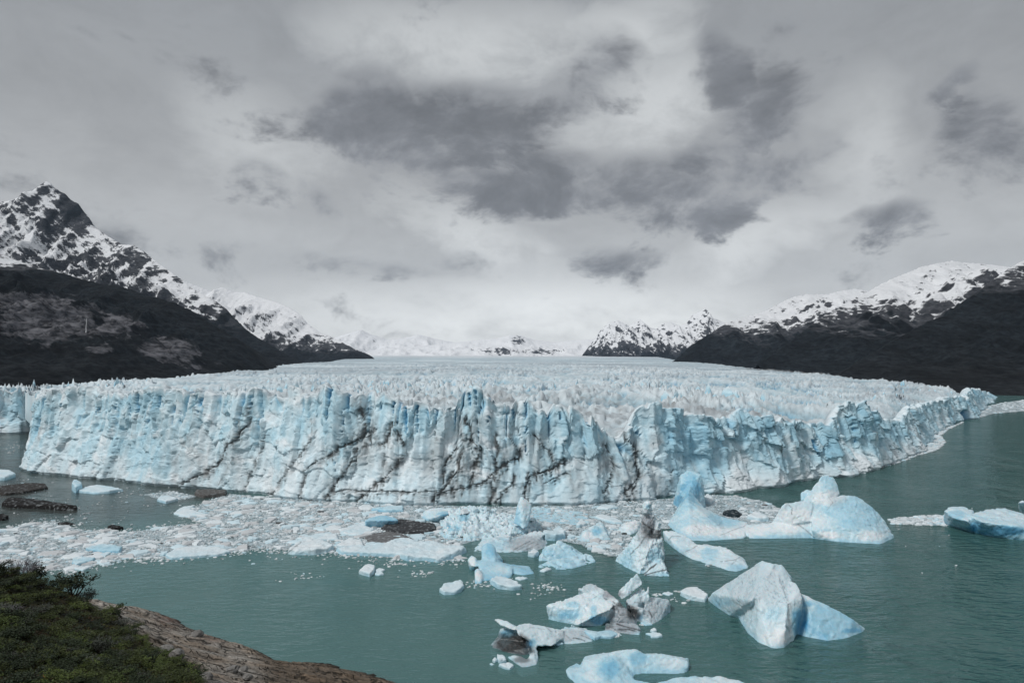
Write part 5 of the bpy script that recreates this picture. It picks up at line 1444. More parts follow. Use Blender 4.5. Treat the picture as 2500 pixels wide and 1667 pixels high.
# traced floes: name, label, frame, outline, height, extra blue
FLOES = [
    ('white wedge shaped floe with a dirty rim at the edge of the brash ice', 'f6', [(245, 808), (330, 822), (560, 820), (720, 790), (780, 752), (700, 715), (600, 672), (480, 655), (400, 672)], 2.2, 0.1, [([(250, 790), (400, 672)], 7, 0.7)]),
    ('very long grey white floe with blue patches along the brash ice edge', 'f6', [(795, 770), (840, 815), (1100, 830), (1500, 845), (1620, 892), (1800, 885), (1970, 908), (2150, 862), (2300, 790), (2290, 762), (2100, 750), (1950, 720), (1750, 690), (1600, 668), (1480, 670), (1300, 742), (1000, 745)], 1.9, 0.3, []),
    ('small white floe wedged behind the long grey floe', 'f6', [(800, 740), (860, 760), (1130, 740), (1100, 680), (960, 660), (880, 690)], 1.6, 0.05, []),
    ('bent white floe with a notch left of the dark debris mound', 'f6', [(815, 545), (900, 595), (1080, 607), (1180, 580), (1250, 540), (1190, 515), (1130, 505), (1190, 470), (1120, 450), (1000, 490), (960, 515)], 1.1, 0.05, []),
    ('thin flat white floe behind the dirty rimmed wedge floe', 'f6', [(325, 640), (420, 655), (600, 658), (840, 650), (820, 590), (600, 590)], 0.9, 0.1, []),
    ('flat blue floe close under the middle of the cliff', 'f6', [(1190, 310), (1380, 335), (1580, 325), (1575, 275), (1400, 285)], 1.4, 0.55, []),
    ('lone white floe with broken bits in the open teal water', 'f6', [(1055, 1035), (1120, 1055), (1190, 1075), (1240, 1040), (1255, 990), (1200, 958), (1130, 985)], 1.6, 0.05, []),
    ('flat floe trailing the lone white floe in the open water', 'f6', [(1240, 1050), (1290, 1062), (1360, 1050), (1330, 1020), (1370, 1000), (1300, 975), (1260, 1000)], 0.6, 0.05, []),
    ('pale floe with a round knob in the open water below the saddle berg', 'f5', [(-110, 960), (-60, 990), (40, 985), (100, 960), (135, 920), (110, 880), (60, 885), (-60, 900)], 1.3, 0.25, []),
    ('crumbly turquoise white floe below the saddle berg', 'f5', [(375, 880), (450, 930), (600, 945), (690, 935), (640, 890), (540, 850), (430, 832)], 1.7, 0.3, []),
    ('small white floe beside the crumbly turquoise floe', 'f5', [(610, 835), (670, 852), (745, 835), (690, 815)], 0.7, 0.05, []),
    ('small flat white floe in front of the stepped pale berg', 'f5', [(840, 765), (900, 772), (975, 745), (920, 732)], 0.7, 0.05, []),
    ('small pointed white floe left of the stepped pale berg', 'f5', [(735, 620), (800, 630), (850, 612), (800, 570)], 1.6, 0.05, []),
    ('pale turquoise floe behind the tip of the arching berg', 'f3', [(1590, 400), (1640, 440), (1760, 520), (1870, 490), (2020, 500), (2130, 450), (2090, 400), (1980, 390), (1860, 400), (1760, 410), (1680, 385)], 0.8, 0.45, []),
    ('flat white floe right below the jumbled slab berg', 'f2', [(1715, 1050), (1800, 1075), (1810, 1115), (1920, 1110), (2005, 1095), (1930, 1050), (1840, 1030)], 0.6, 0.1, []),
    ('tiny rounded white floe right below the jumbled slab berg', 'f2', [(1790, 1010), (1860, 1035), (1920, 1015), (1860, 978)], 0.8, 0.05, []),
    ('thin submerged looking floe between jumbled berg and small white floes', 'f2', [(1640, 890), (1740, 925), (1850, 915), (1810, 875), (1700, 868)], 0.4, 0.4, []),
    ('small triangular floe, tallest of the four bits by the black hollow', 'f3', [(262, 830), (310, 880), (425, 860), (370, 790), (268, 752)], 1.2, 0.05, []),
    ('small round floe touching the triangular bit by the black hollow', 'f3', [(195, 850), (240, 862), (290, 840), (240, 800)], 0.8, 0.05, []),
    ('tiny leftmost floe of the four bits by the black hollow', 'f3', [(150, 880), (200, 910), (235, 895), (190, 865)], 0.5, 0.05, []),
    ('flat pitted floe, lowest of the four bits by the black hollow', 'f3', [(285, 915), (400, 965), (480, 978), (540, 925), (460, 880)], 0.7, 0.05, []),
    ('half sunken pale floe under the belly of the arching berg', 'f3', [(1140, 580), (1200, 605), (1300, 580), (1230, 548)], 0.5, 0.3, []),
    ('crumbly white floe left of the large pitted berg', 'g6', [(155, 870), (220, 900), (320, 915), (335, 880), (270, 835), (190, 842)], 1.6, 0.0, []),
    ('thin white floe left of the crumbly one near the pitted berg', 'g6', [(40, 862), (90, 875), (120, 862), (80, 850)], 0.5, 0.05, []),
    ('low white floe with upright block in the grey water under the cliff', 'g4', [(495, 790), (600, 800), (700, 795), (790, 778), (720, 765), (620, 755), (540, 770)], 1.6, 0.3, []),
    ('upright blue block at the end of a low floe in grey water', 'g4', [(457, 775), (480, 795), (525, 780), (520, 755), (470, 745)], 4.2, 0.5, []),
    ('oval pale floe alone in the grey water near the brash ice', 'g4', [(1000, 845), (1060, 862), (1140, 840), (1080, 822), (1020, 828)], 1.6, 0.2, []),
    ('blue white floe cut by the left edge below the ice cliff', 'g4', [(-60, 715), (40, 712), (103, 690), (60, 665), (-60, 668)], 2.4, 0.3, []),
    ('jagged white floe jutting from the brash ice into the teal water', 'g4', [(1048, 1200), (1090, 1220), (1250, 1208), (1400, 1195), (1478, 1175), (1400, 1150), (1250, 1140), (1120, 1160)], 1.3, 0.1, []),
    ('light blue floe in the middle of the left brash ice', 'g4', [(545, 1165), (650, 1175), (770, 1175), (780, 1150), (660, 1135), (580, 1140)], 1.2, 0.6, []),
    ('light blue floe at the lower edge of the left brash ice', 'g4', [(455, 1240), (480, 1262), (580, 1240), (610, 1215), (520, 1215)], 1.2, 0.5, []),
    ('bright white floe at the lowest tip of the left brash ice', 'g4', [(465, 1280), (530, 1292), (600, 1262), (520, 1268)], 0.7, 0.0, []),
    ('largest flat white floe at the upper tip of the brash ice by grey water', 'g4', [(1105, 930), (1200, 950), (1330, 935), (1220, 905), (1240, 880), (1170, 885), (1130, 905)], 0.9, 0.05, []),
    ('long low floe in slush between the cliff and the dark spire', 'f5', [(1390, 165), (1500, 175), (1610, 160), (1560, 140), (1440, 140)], 0.9, 0.1, []),
    ('broad crumbly white floe in slush left of the white pyramid berg', 'f5', [(1370, 250), (1460, 280), (1560, 310), (1650, 310), (1630, 280), (1500, 235), (1400, 230)], 1.1, 0.05, []),
    ('small bright triangular floe below the long low pale berg', 'f5', [(1197, 345), (1240, 348), (1305, 325), (1260, 282)], 1.6, 0.05, []),
    ('pale block with a peak beside the grey dusted wedge berg', 'f5', [(900, 465), (1000, 470), (1100, 450), (1090, 410), (1040, 360), (980, 400), (880, 440)], 2.6, 0.4, []),
    ('white floe between the blue fin and the middle of the twin berg', 'f4', [(870, 530), (980, 560), (1090, 555), (1060, 520), (950, 495)], 1.8, 0.1, []),
    ('small white lump in slush right of the blue fin', 'f4', [(470, 385), (530, 395), (565, 380), (520, 330), (480, 330)], 2.6, 0.0, []),
]
for i, (lab, fr, poly, h, bl, dl) in enumerate(FLOES):
    berg('ice_floe', lab, fr, [], cat='ice floe', prisms=[(poly, h)], blue=bl, amp=min(0.5, 0.22 + 0.12 * h), wl=2.6, seed=40 + i, mat=M_FLOE, dirtlines=dl, smooth=2,
         vox=max(0.22, 0.0016 * on_water(fr, *poly[0])[1]), group='ice floes drifting on the lake')
DARK = [
    ('debris_mound', 'dark gravel covered ice mound speckled white beside the turquoise dome', 'f6', [(1310, 530), (1420, 575), (1640, 580), (1850, 580), (1960, 540), (1940, 480), (1800, 465), (1620, 440), (1480, 432), (1380, 480)], 1.3, (0.066, 0.070, 0.075)),
    ('debris_mound', 'grey stony ice mound in front of the darkest gravel mound', 'f6', [(1120, 640), (1200, 690), (1400, 700), (1640, 690), (1700, 650), (1560, 590), (1400, 560), (1240, 580)], 0.9, (0.21, 0.215, 0.22)),
    ('debris_mound', 'long black debris covered ice bank in the grey water', 'g4', [(10, 875), (60, 888), (250, 895), (400, 905), (500, 900), (420, 880), (250, 858), (120, 845), (40, 850)], 2.2, (0.022, 0.02, 0.02)),
    ('debris_mound', 'broad brown debris covered ice bank at the left edge', 'g4', [(-80, 800), (40, 808), (160, 795), (310, 765), (290, 742), (180, 738), (60, 752), (-80, 770)], 1.3, (0.06, 0.055, 0.052)),
    ('debris_mound', 'small black debris hump cut by the left edge', 'g4', [(-60, 968), (20, 970), (60, 958), (20, 942), (-60, 945)], 1.6, (0.02, 0.02, 0.02)),
    ('debris_mound', 'short black debris strip at the upper rim of the left brash ice', 'g4', [(360, 995), (430, 1001), (490, 995), (420, 984)], 1.0, (0.02, 0.02, 0.02)),
    ('debris_mound', 'short black debris strip right along the brash rim', 'g4', [(680, 1018), (730, 1030), (792, 1024), (730, 1010)], 1.2, (0.02, 0.02, 0.02)),
    ('debris_mound', 'grey debris covered floe close to the cliff foot', 'g4', [(1240, 810), (1300, 826), (1440, 815), (1450, 795), (1340, 782), (1250, 785)], 2.0, (0.15, 0.145, 0.14)),
    ('debris_mound', 'black hollowed debris block in slush beside the blue fin', 'f4', [(640, 495), (700, 520), (800, 522), (830, 505), (770, 470), (690, 475)], 1.6, (0.02, 0.04, 0.05)),
]
for i, (nm, lab, fr, poly, h, c) in enumerate(DARK):
    berg(nm, lab, fr, [], cat='debris', prisms=[(poly, h)], amp=0.3, wl=2.0, seed=80 + i, mat=M_DEBRIS, base_col=c, smooth=1, vox=0.5, group='debris covered ice in the lake')


# ------------------------------------------------------------------ brash ice
BRASH = [(0, 1216), (60, 1204), (125, 1197), (180, 1215), (300, 1222), (390, 1208), (470, 1203), (430, 1188), (402, 1180), (440, 1166), (478, 1152), (520, 1134),
         (700, 1148), (840, 1155), (1000, 1161), (1180, 1163), (1290, 1161), (1400, 1155), (1530, 1145), (1640, 1136), (1700, 1140), (1760, 1152), (1800, 1172),
         (1830, 1195), (1760, 1212), (1700, 1210), (1620, 1190), (1530, 1215), (1450, 1215), (1440, 1275), (1400, 1278), (1330, 1250), (1240, 1232), (1180, 1245), (1130, 1232), (1060, 1250), (1060, 1288),
         (900, 1280), (760, 1268), (650, 1262), (620, 1256), (500, 1272), (380, 1282), (300, 1282), (180, 1306), (60, 1312), (-60, 1330), (-200, 1345), (-200, 1225)]
RIBBON = [(2040, 1192), (2100, 1186), (2190, 1180), (2200, 1196), (2190, 1208), (2120, 1206), (2050, 1203)]
CLIFFOAM = [(1990, 1082), (2060, 1060), (2112, 1040), (2136, 1005), (2165, 985), (2215, 968), (2180, 985), (2160, 1000), (2172, 1016), (2150, 1034), (2110, 1045), (2060, 1064)]
FARICE = [(2270, 932), (2300, 925), (2352, 918), (2420, 915), (2420, 946), (2352, 944), (2280, 950), (2240, 962), (2250, 945)]
SMALLB = [(330, 1135), (400, 1128), (450, 1140), (420, 1148), (350, 1142)]


def wpoly(P):
    return [tuple(on_water('full', x, y)[:2]) for x, y in P]


def sample_poly(P, n, rng):
    """points evenly over the water area of a traced outline"""
    W = np.array(wpoly(P))
    lo, hi = W.min(0), W.max(0)
    out = []
    got = 0
    while got < n:
        q = rng.uniform(lo, hi, (n * 3, 2))
        q = q[in_poly(q[:, 0], q[:, 1], W)]
        out.append(q); got += len(q)
    return np.concatenate(out)[:n]


def chunk_shape(rng, n=7):
    ang = np.sort(rng.uniform(0, 2 * np.pi, n) * 0.35 + np.linspace(0, 2 * np.pi, n, endpoint=False))
    r = rng.uniform(0.7, 1.15, n)
    st = rng.uniform(0.55, 1.0)
    a = np.stack([np.cos(ang) * r, np.sin(ang) * r * st], -1)
    lo = np.c_[a * 1.0, np.full(n, -0.25)]
    hi = np.c_[a * rng.uniform(0.72, 0.95), rng.uniform(0.55, 1.0, n)]
    top = np.array([[rng.uniform(-0.2, 0.2), rng.uniform(-0.2, 0.2), rng.uniform(0.8, 1.5)]])
    V = np.r_[lo, hi, top]
    F = []
    for i in range(n):
        j = (i + 1) % n
        F += [(i, j, n + j), (i, n + j, n + i), (n + i, n + j, 2 * n)]
    return V, np.array(F)


def build_brash():
    rng = np.random.default_rng(5)
    temps = [chunk_shape(rng, int(rng.integers(5, 9))) for _ in range(14)]
    # slush sheets between the pieces
    for P, lab in ((BRASH, 'grey slush of fine ice bits in front of the cliff'), (RIBBON, 'narrow slush streak between twin berg and right edge berg'), (CLIFFOAM, 'white slush along the receding right cliff foot'),
                   (FARICE, 'white slush at the far right cliff end'), (SMALLB, 'small slush streak in the grey water by the left cliff')):
        W = wpoly(P)
        # wobble the rim
        pts = []
        for (ax, ay), (bx, by) in zip(W, W[1:] + W[:1]):
            n = max(2, int(math.hypot(bx - ax, by - ay) / 1.5))
            for k in range(n):
                f = k / n
                pts.append((ax + (bx - ax) * f, ay + (by - ay) * f))
        A = np.array(pts)
        w = 1.4
        A = A + w * np.stack([fbm2(A[:, 0] / 6, A[:, 1] / 6, 4, 71), 2.0 * fbm2(A[:, 0] / 6, A[:, 1] / 6, 4, 72)], -1)
        bm = bmesh.new()
        f = bm.faces.new([bm.verts.new((p[0], p[1], 0.03)) for p in A])
        bmesh.ops.triangulate(bm, faces=[f])
        bmesh.ops.recalc_face_normals(bm, faces=bm.faces)
        me = bpy.data.meshes.new('slush'); bm.to_mesh(me); bm.free()
        if me.polygons[0].normal.z < 0:
            me.flip_normals()
        tag(link('slush', me, M_SLUSH), lab, 'slush', kind='stuff')
    # pieces
    P1 = sample_poly(BRASH, 12000, rng)
    px = 1250 + FPX * P1[:, 0] / P1[:, 1]
    fine = sst(px, 850, 1150) * sst(P1[:, 1], 270, 320)              # finer mush under the cliff on the right
    size = np.clip(0.38 * (1 - rng.random(len(P1))) ** -0.56, 0.38, 4.6) * (1 - 0.45 * fine)
    P2 = sample_poly(RIBBON, 350, rng); P3 = sample_poly(CLIFFOAM, 700, rng); P4 = sample_poly(FARICE, 400, rng); P5 = sample_poly(SMALLB, 130, rng)
    # loose bits on open water
    loose = []
    for (fr, cx, cy, sx, sy, n) in (('f6', 1500, 920, 160, 25, 22), ('f6', 1750, 1030, 150, 40, 26), ('f6', 450, 1070, 160, 40, 10), ('f5', 300, 890, 160, 35, 40), ('f5', 950, 910, 150, 20, 22), ('f5', 500, 850, 160, 20, 14),
                                   ('f2', 250, 340, 200, 60, 16), ('g6', 230, 880, 140, 30, 40), ('g6', 1700, 500, 500, 200, 12), ('f2', 1300, 1060, 60, 40, 26), ('g4', 400, 870, 350, 60, 40), ('g4', 900, 800, 200, 60, 50), ('f4', 500, 980, 30, 10, 6), ('f2', 1700, 900, 60, 20, 12),
                                   ('g4', 100, 740, 160, 40, 24), ('g8', 350, 760, 160, 40, 9), ('g8', 2100, 880, 160, 40, 14), ('g4', 80, 500, 90, 35, 60), ('f2', 1900, 450, 80, 15, 16)):
        for _ in range(n):
            x, y = rng.normal(cx, sx * 0.6), rng.normal(cy, sy * 0.6)
            if src(fr, x, y)[1] > HOR + 40:
                loose.append(on_water(fr, x, y)[:2])
    ep = np.array(wpoly(BRASH[36:48])); ep2 = np.array(wpoly(BRASH[0:12]))
    for poly, n, sc, sgn in ((ep, 900, 3.2, -1), (ep2, 420, 5.0, 1)):
        for _ in range(n):
            k = int(rng.integers(len(poly) - 1)); f = rng.random()
            p = poly[k] * (1 - f) + poly[k + 1] * f
            loose.append(p + np.array([rng.normal(0, 2.0), sgn * (rng.exponential(sc) - 1.0)]))
    P6 = np.array(loose)
    allP = np.concatenate([P1, P2, P3, P4, P5, P6])
    kindw = np.concatenate([np.zeros(len(P1)), np.ones(len(P2) + len(P3) + len(P4)), np.zeros(len(P5)), np.ones(len(P6))])
    allS = np.concatenate([size, rng.uniform(0.4, 1.6, len(P2)), rng.uniform(0.6, 2.2, len(P3)), rng.uniform(0.8, 3.5, len(P4)), rng.uniform(0.3, 1.1, len(P5)), np.clip(rng.lognormal(-0.9, 0.45, len(P6)), 0.22, 1.0)])
    big = np.argsort(-allS / allP[:, 1])[:270]
    isb = np.zeros(len(allP), bool); isb[big] = True
    # the 270 largest are things of their own
    meshes = []
    for k, (V, F) in enumerate(temps):
        Vs = V.copy()
        for shade in (0, 1, 2):
            c = (WHITE * 0.97, cmix(WHITE[None], PALE, np.array([0.6]))[0], np.array([0.55, 0.57, 0.58]))[shade]
            meshes.append(mesh_np('ice_floe', Vs, F, {'col': np.tile(c, (len(Vs), 1))}, smooth=False))
            meshes[-1].materials.append(M_FLOE)
    for i in big:
        me = meshes[int(rng.integers(len(meshes)))]
        o = link('ice_floe', me, None, None, (allP[i, 0], allP[i, 1], 0.0))
        s = allS[i]
        o.scale = (s * 1.15, s, min(0.35 + 0.22 * s, 0.9) * rng.uniform(0.6, 1.2))
        o.rotation_euler = (0, 0, rng.uniform(0, 6.28))
        tag(o, 'one of many small angular white pieces crowding the brash ice', 'ice floe', 'small brash ice pieces')
    # the rest is one mass
    Vall, Fall, Call = [], [], []
    nv = 0
    idx = np.where(~isb)[0]
    which = rng.integers(len(temps), size=len(idx))
    for k, (V, F) in enumerate(temps):
        ii = idx[which == k]
        m = len(ii)
        a = rng.uniform(0, 2 * np.pi, m); s = allS[ii]
        hgt = np.clip(0.16 + 0.22 * s, 0.2, 0.8) * rng.uniform(0.5, 1.3, m)
        ca, sa = np.cos(a), np.sin(a)
        W = np.empty((m, len(V), 3))
        W[..., 0] = allP[ii, 0][:, None] + s[:, None] * (ca[:, None] * V[None, :, 0] - sa[:, None] * V[None, :, 1]) * 1.15
        W[..., 1] = allP[ii, 1][:, None] + s[:, None] * (sa[:, None] * V[None, :, 0] + ca[:, None] * V[None, :, 1])
        W[..., 2] = hgt[:, None] * V[None, :, 2]
        Vall.append(W.reshape(-1, 3))
        Fall.append((F[None] + (np.arange(m) * len(V))[:, None, None] + nv).reshape(-1, 3))
        nv += m * len(V)
        tone = rng.random(m)
        c = cmix(np.tile(WHITE * 0.95, (m, 1)), np.array([0.42, 0.45, 0.46]), np.clip(tone * 1.6 - 0.75, 0, 1))
        c = cmix(c, PALE, (rng.random(m) < 0.14) * 0.8)
        c = cmix(c, np.array([0.07, 0.07, 0.07]), (rng.random(m) < 0.015) * (kindw[ii] == 0) * 1.0)
        Call.append(np.repeat(c, len(V), 0))
    me = mesh_np('brash_ice', np.concatenate(Vall), np.concatenate(Fall), {'col': np.concatenate(Call)}, smooth=False)
    tag(link('brash_ice', me, M_FLOE), 'mass of small broken ice bits floating in front of the cliff', 'brash ice', kind='stuff')
    # blocks tumbled over the white rubble heap are parts of it
    heap = [o for o in bpy.data.objects if o.get('label') == 'white rubble heap of crushed ice under the upright blade'][0]
    me = heap.data
    H = np.empty(len(me.vertices) * 3, np.float32); me.vertices.foreach_get('co', H); H = H.reshape(-1, 3)
    H = H[H[:, 2] > 0.6]
    for i in rng.choice(len(H), 170, replace=False):
        s = float(np.clip(rng.lognormal(-0.05, 0.45), 0.5, 2.6))
        o = link('ice_block', meshes[int(rng.integers(len(temps))) * 3 + (1 if rng.random() < 0.4 else 0)], None, heap, tuple(H[i] - [0, 0, 0.2 * s]))
        o.scale = (s, s * 0.9, s * 0.75)
        o.rotation_euler = tuple(rng.uniform(-0.7, 0.7, 2)) + (rng.uniform(0, 6.28),)


build_brash()


# ------------------------------------------------------------------ near shore: wooded slope and rock slab
CTRL = [(0, 1667, 55), (200, 1667, 58), (468, 1667, 75), (600, 1667, 100), (800, 1667, 135), (945, 1664, 158),
        (199, 1460, 204), (306, 1484, 199), (411, 1504, 193), (450, 1531, 185), (537, 1562, 177), (606, 1579, 173), (670, 1615, 165), (767, 1617, 164.5), (848, 1635, 160.5),
        (0, 1390, 120), (40, 1402, 125), (85, 1422, 135), (150, 1440, 155), (200, 1458, 190), (100, 1530, 85), (250, 1562, 100), (350, 1602, 108), (0, 1488, 80), (300, 1522, 142),
        (480, 1640, 105), (560, 1600, 140), (-300, 1420, 90), (-300, 1667, 50), (-300, 1330, 130), (420, 1560, 160)]
SHORE = [(60, 1440), (199, 1461), (306, 1485), (411, 1505), (450, 1532), (537, 1563), (606, 1580), (670, 1616), (767, 1618), (848, 1636), (950, 1664), (1010, 1690), (1060, 1740)]
VEG = [(-400, 1300), (0, 1370), (85, 1400), (150, 1430), (199, 1456), (203, 1470), (239, 1493), (273, 1502), (298, 1521), (321, 1539), (344, 1558), (373, 1577), (402, 1600), (440, 1617), (477, 1635), (485, 1655), (489, 1667), (520, 1800), (-400, 1800)]


def mat_shore():
    m, t, out = new_mat('shore_rock_and_soil')
    tc = t.n('ShaderNodeTexCoord').outputs['Object']
    base = t.attr('col').outputs['Color']
    sp = t.n('ShaderNodeSeparateColor'); t.lk(t.attr('mask').outputs['Color'], sp.inputs[0])
    rock = sp.outputs[0]
    n1 = t.noise(tc, 0.9, 9, 0.7)
    mp = t.n('ShaderNodeMapping'); t.lk(tc, mp.inputs['Vector'])
    mp.inputs['Rotation'].default_value = (0, 0, math.radians(36)); mp.inputs['Scale'].default_value = (0.5, 1.0, 1.0)
    warp = t.n('ShaderNodeTexNoise'); t.lk(tc, warp.inputs['Vector']); warp.inputs['Scale'].default_value = 0.35; warp.inputs['Detail'].default_value = 4
    vec = t.addv(mp.outputs[0], t.scalev(warp.outputs['Color'], (2.2, 2.2, 2.2)))
    e1 = t.voro(vec, 0.22, 'DISTANCE_TO_EDGE'); e2 = t.voro(vec, 0.75, 'DISTANCE_TO_EDGE')
    crack = t.math('MAXIMUM', t.sstep(e1, 0.0, 0.055, 1.0, 0.0), t.math('MULTIPLY', t.sstep(e2, 0.0, 0.07, 1.0, 0.0), t.sstep(n1, 0.42, 0.6)))
    crack = t.math('MULTIPLY', crack, rock)
    base = t.mix(1.0, base, t.math('ADD', 0.35, t.math('MULTIPLY', n1, 1.3)), 'MULTIPLY')
    lich = t.math('MULTIPLY', t.sstep(t.noise(tc, 2.6, 6, 0.7), 0.52, 0.66), rock)
    base = t.mix(t.math('MULTIPLY', lich, 0.6), base, (0.05, 0.048, 0.036))
    base = t.mix(t.math('MULTIPLY', crack, 0.85), base, (0.022, 0.020, 0.016))
    h = t.math('SUBTRACT', t.math('ADD', n1, t.math('MULTIPLY', e1, 0.8)), crack)
    nb = t.bump(h, 0.9, 0.5)
    principled(t, out, base, 0.9, 0.2, nb)
    return m


def build_shore():
    C, Z = [], []
    for (x, y, Y) in CTRL:
        C.append(((x - 1250) / FPX * Y, Y)); Z.append(CAMH - (y - HOR) / FPX * Y)
    # the lake side falls off below the water
    sh = []
    for (x, y) in SHORE:
        Y = CAMH * FPX / (y - HOR)
        sh.append(((x - 1250) / FPX * Y, Y))
    sh = np.array(sh)
    tg = np.gradient(sh, axis=0)
    nr = np.stack([-tg[:, 1], tg[:, 0]], -1); nr /= np.linalg.norm(nr, axis=1)[:, None]
    if nr[5] @ np.array([1, 0.6]) < 0:
        nr = -nr
    for p, n in zip(sh, nr):
        C.append(tuple(p + n * 3)); Z.append(-1.5)
        C.append(tuple(p + n * 14)); Z.append(-5)
    for (x, Y, z) in ((0, 170, 16), (60, 180, 10), (0, 215, -3), (-300, 180, 20), (-300, 240, -4), (-60, 230, -4), (120, 200, 5)):
        C.append(((x - 1250) / FPX * Y, Y)); Z.append(z)
    for p in ((-60, 25, 60), (-20, 25, 62), (10, 35, 56), (-25, 5, 70), (20, 0, 68), (-80, 0, 72), (10, 60, 40), (20, 90, 22), (5, 120, 8), (15, 150, -4), (40, 100, 10), (60, 60, 20), (70, 110, -5), (100, 30, 20)):
        C.append(p[:2]); Z.append(p[2])
    C = np.array(C, float); Z = np.array(Z, float)
    Dm = np.linalg.norm(C[:, None] - C[None], axis=-1)
    A = np.c_[np.r_[Dm, np.c_[C, np.ones(len(C))].T], np.r_[np.c_[C, np.ones(len(C))], np.zeros((3, 3))]]
    sol = np.linalg.lstsq(A, np.r_[Z, 0, 0, 0], rcond=None)[0]

    def height(X, Y):
        out = sol[-3] * X + sol[-2] * Y + sol[-1]
        for k in range(len(C)):
            out = out + sol[k] * np.hypot(X - C[k, 0], Y - C[k, 1])
        return out

    NXg, NYg = 330, 420
    xs = np.linspace(-225, 45, NXg)
    ys = np.linspace(32, 245, NYg)
    X, Y = np.meshgrid(xs, ys)
    Z0 = height(X, Y)
    V0 = np.stack([X, Y, Z0], -1)
    px, py = project(V0)
    veg = in_poly(px + 5 * fbm2(X / 5, Y / 5, 3, 301), py, VEG)
    rockw = 1.0 - veg
    # slab relief: blocks, joints, steps along the strike
    w1, w2, wid = worley2((X * 0.8 + Y * 0.6) / 7.0 + 0.3 * fbm2(X / 9, Y / 9, 3, 311), (Y * 0.8 - X * 0.6) / 3.2 + 0.3 * fbm2(X / 9, Y / 9, 3, 312), 313)
    v1, v2, vid = worley2((X * 0.8 + Y * 0.6) / 2.4, (Y * 0.8 - X * 0.6) / 1.3, 315)
    joint = np.clip(1 - (w2 - w1) / 0.09, 0, 1)
    joint2 = np.clip(1 - (v2 - v1) / 0.12, 0, 1) * (fbm2(X / 14, Y / 14, 3, 316) > -0.05)
    rel = 0.8 * (wid - 0.5) + 0.25 * (vid - 0.5) - 0.5 * joint - 0.2 * joint2 + 0.9 * fbm2(X / 14, Y / 14, 5, 317)
    Zs = Z0 + rockw * rel + veg * (0.9 * fbm2(X / 9, Y / 9, 5, 321))
    above = sst(Zs, 0.2, 2.2)
    n1 = fbm2(X / 10, Y / 10, 5, 331); n2 = fbm2(X / 2.2, Y / 2.2, 4, 332)
    c = cmix(np.broadcast_to(np.array([0.36, 0.29, 0.225]), X.shape + (3,)), np.array([0.54, 0.50, 0.45]), 0.5 + 1.6 * n1)
    c = c * (0.8 + 0.5 * n2 + 0.35 * (wid - 0.5))[..., None]
    red = np.clip(1.2 - np.hypot((px - 415) / 45, (py - 1512) / 22), 0, 1) + 0.7 * np.clip(1.2 - np.hypot((px - 520) / 40, (py - 1560) / 14), 0, 1)
    c = cmix(c, np.array([0.20, 0.075, 0.05]), red * 0.8 * np.clip(0.6 + n2 * 2, 0, 1))
    brn = sst(px, 600, 680)
    c = cmix(c, np.array([0.22, 0.16, 0.11]) * (0.8 + 0.8 * n2)[..., None], brn * 0.85)
    c = cmix(c, np.array([0.04, 0.036, 0.032]), joint * 0.85)
    c = cmix(c, np.array([0.05, 0.045, 0.035]), joint2 * 0.7)
    lich = np.clip(n2 * 2.5 + n1 - 0.2, 0, 1)
    c = cmix(c, np.array([0.06, 0.06, 0.045]), lich * 0.55)
    c = cmix(c, np.array([0.018, 0.016, 0.014]), (1 - above) * 0.95)                 # wet, algae-dark tide line
    soil = cmix(np.broadcast_to(np.array([0.012, 0.013, 0.006]), X.shape + (3,)), np.array([0.045, 0.042, 0.016]), 0.4 + 1.4 * n1 + 0.8 * n2)
    soil = cmix(soil, np.array([0.055, 0.028, 0.012]), np.clip(n1 * 1.5 - 0.1, 0, 1))
    c = np.where(veg[..., None], soil, c)
    V = np.stack([X, Y, Zs], -1).reshape(-1, 3)
    F = grid_faces(NYg, NXg)
    keep = (V[F][:, :, 2].max(1) > -4.5)
    V, F, cols = compact(V, F[keep], {'col': c.reshape(-1, 3), 'mask': np.repeat(rockw.reshape(-1, 1) * above.reshape(-1, 1), 3, 1)})
    me = mesh_np('shore_slope', V, F, cols)
    global M_SHORE
    M_SHORE = mat_shore()
    o = link('shore_slope', me, M_SHORE)
    tag(o, 'near hillside of dark scrub ground and bare brown rock slab', 'hillside', kind='structure')

    def ground(x, y):
        fx = (x - xs[0]) / (xs[1] - xs[0]); fy = (y - ys[0]) / (ys[1] - ys[0])
        i = np.clip(fx.astype(int), 0, NXg - 2); j = np.clip(fy.astype(int), 0, NYg - 2)
        u = fx - i; v = fy - j
        return (Zs[j, i] * (1 - u) * (1 - v) + Zs[j, i + 1] * u * (1 - v) + Zs[j + 1, i] * (1 - u) * v + Zs[j + 1, i + 1] * u * v)
    return ground


GROUND = build_shore()


def leaf_mat(name, c1, c2):
    m, t, out = new_mat(name)
    oi = t.n('ShaderNodeObjectInfo')
    tc = t.n('ShaderNodeTexCoord').outputs['Object']
    n = t.noise(tc, 3.0, 3, 0.6)
    f = t.math('ADD', t.math('MULTIPLY', oi.outputs['Random'], 0.5), t.math('MULTIPLY', n, 0.6))
    col = t.mix(f, c1, c2)
    p = principled(t, out, col, 0.6, 0.25)
    return m


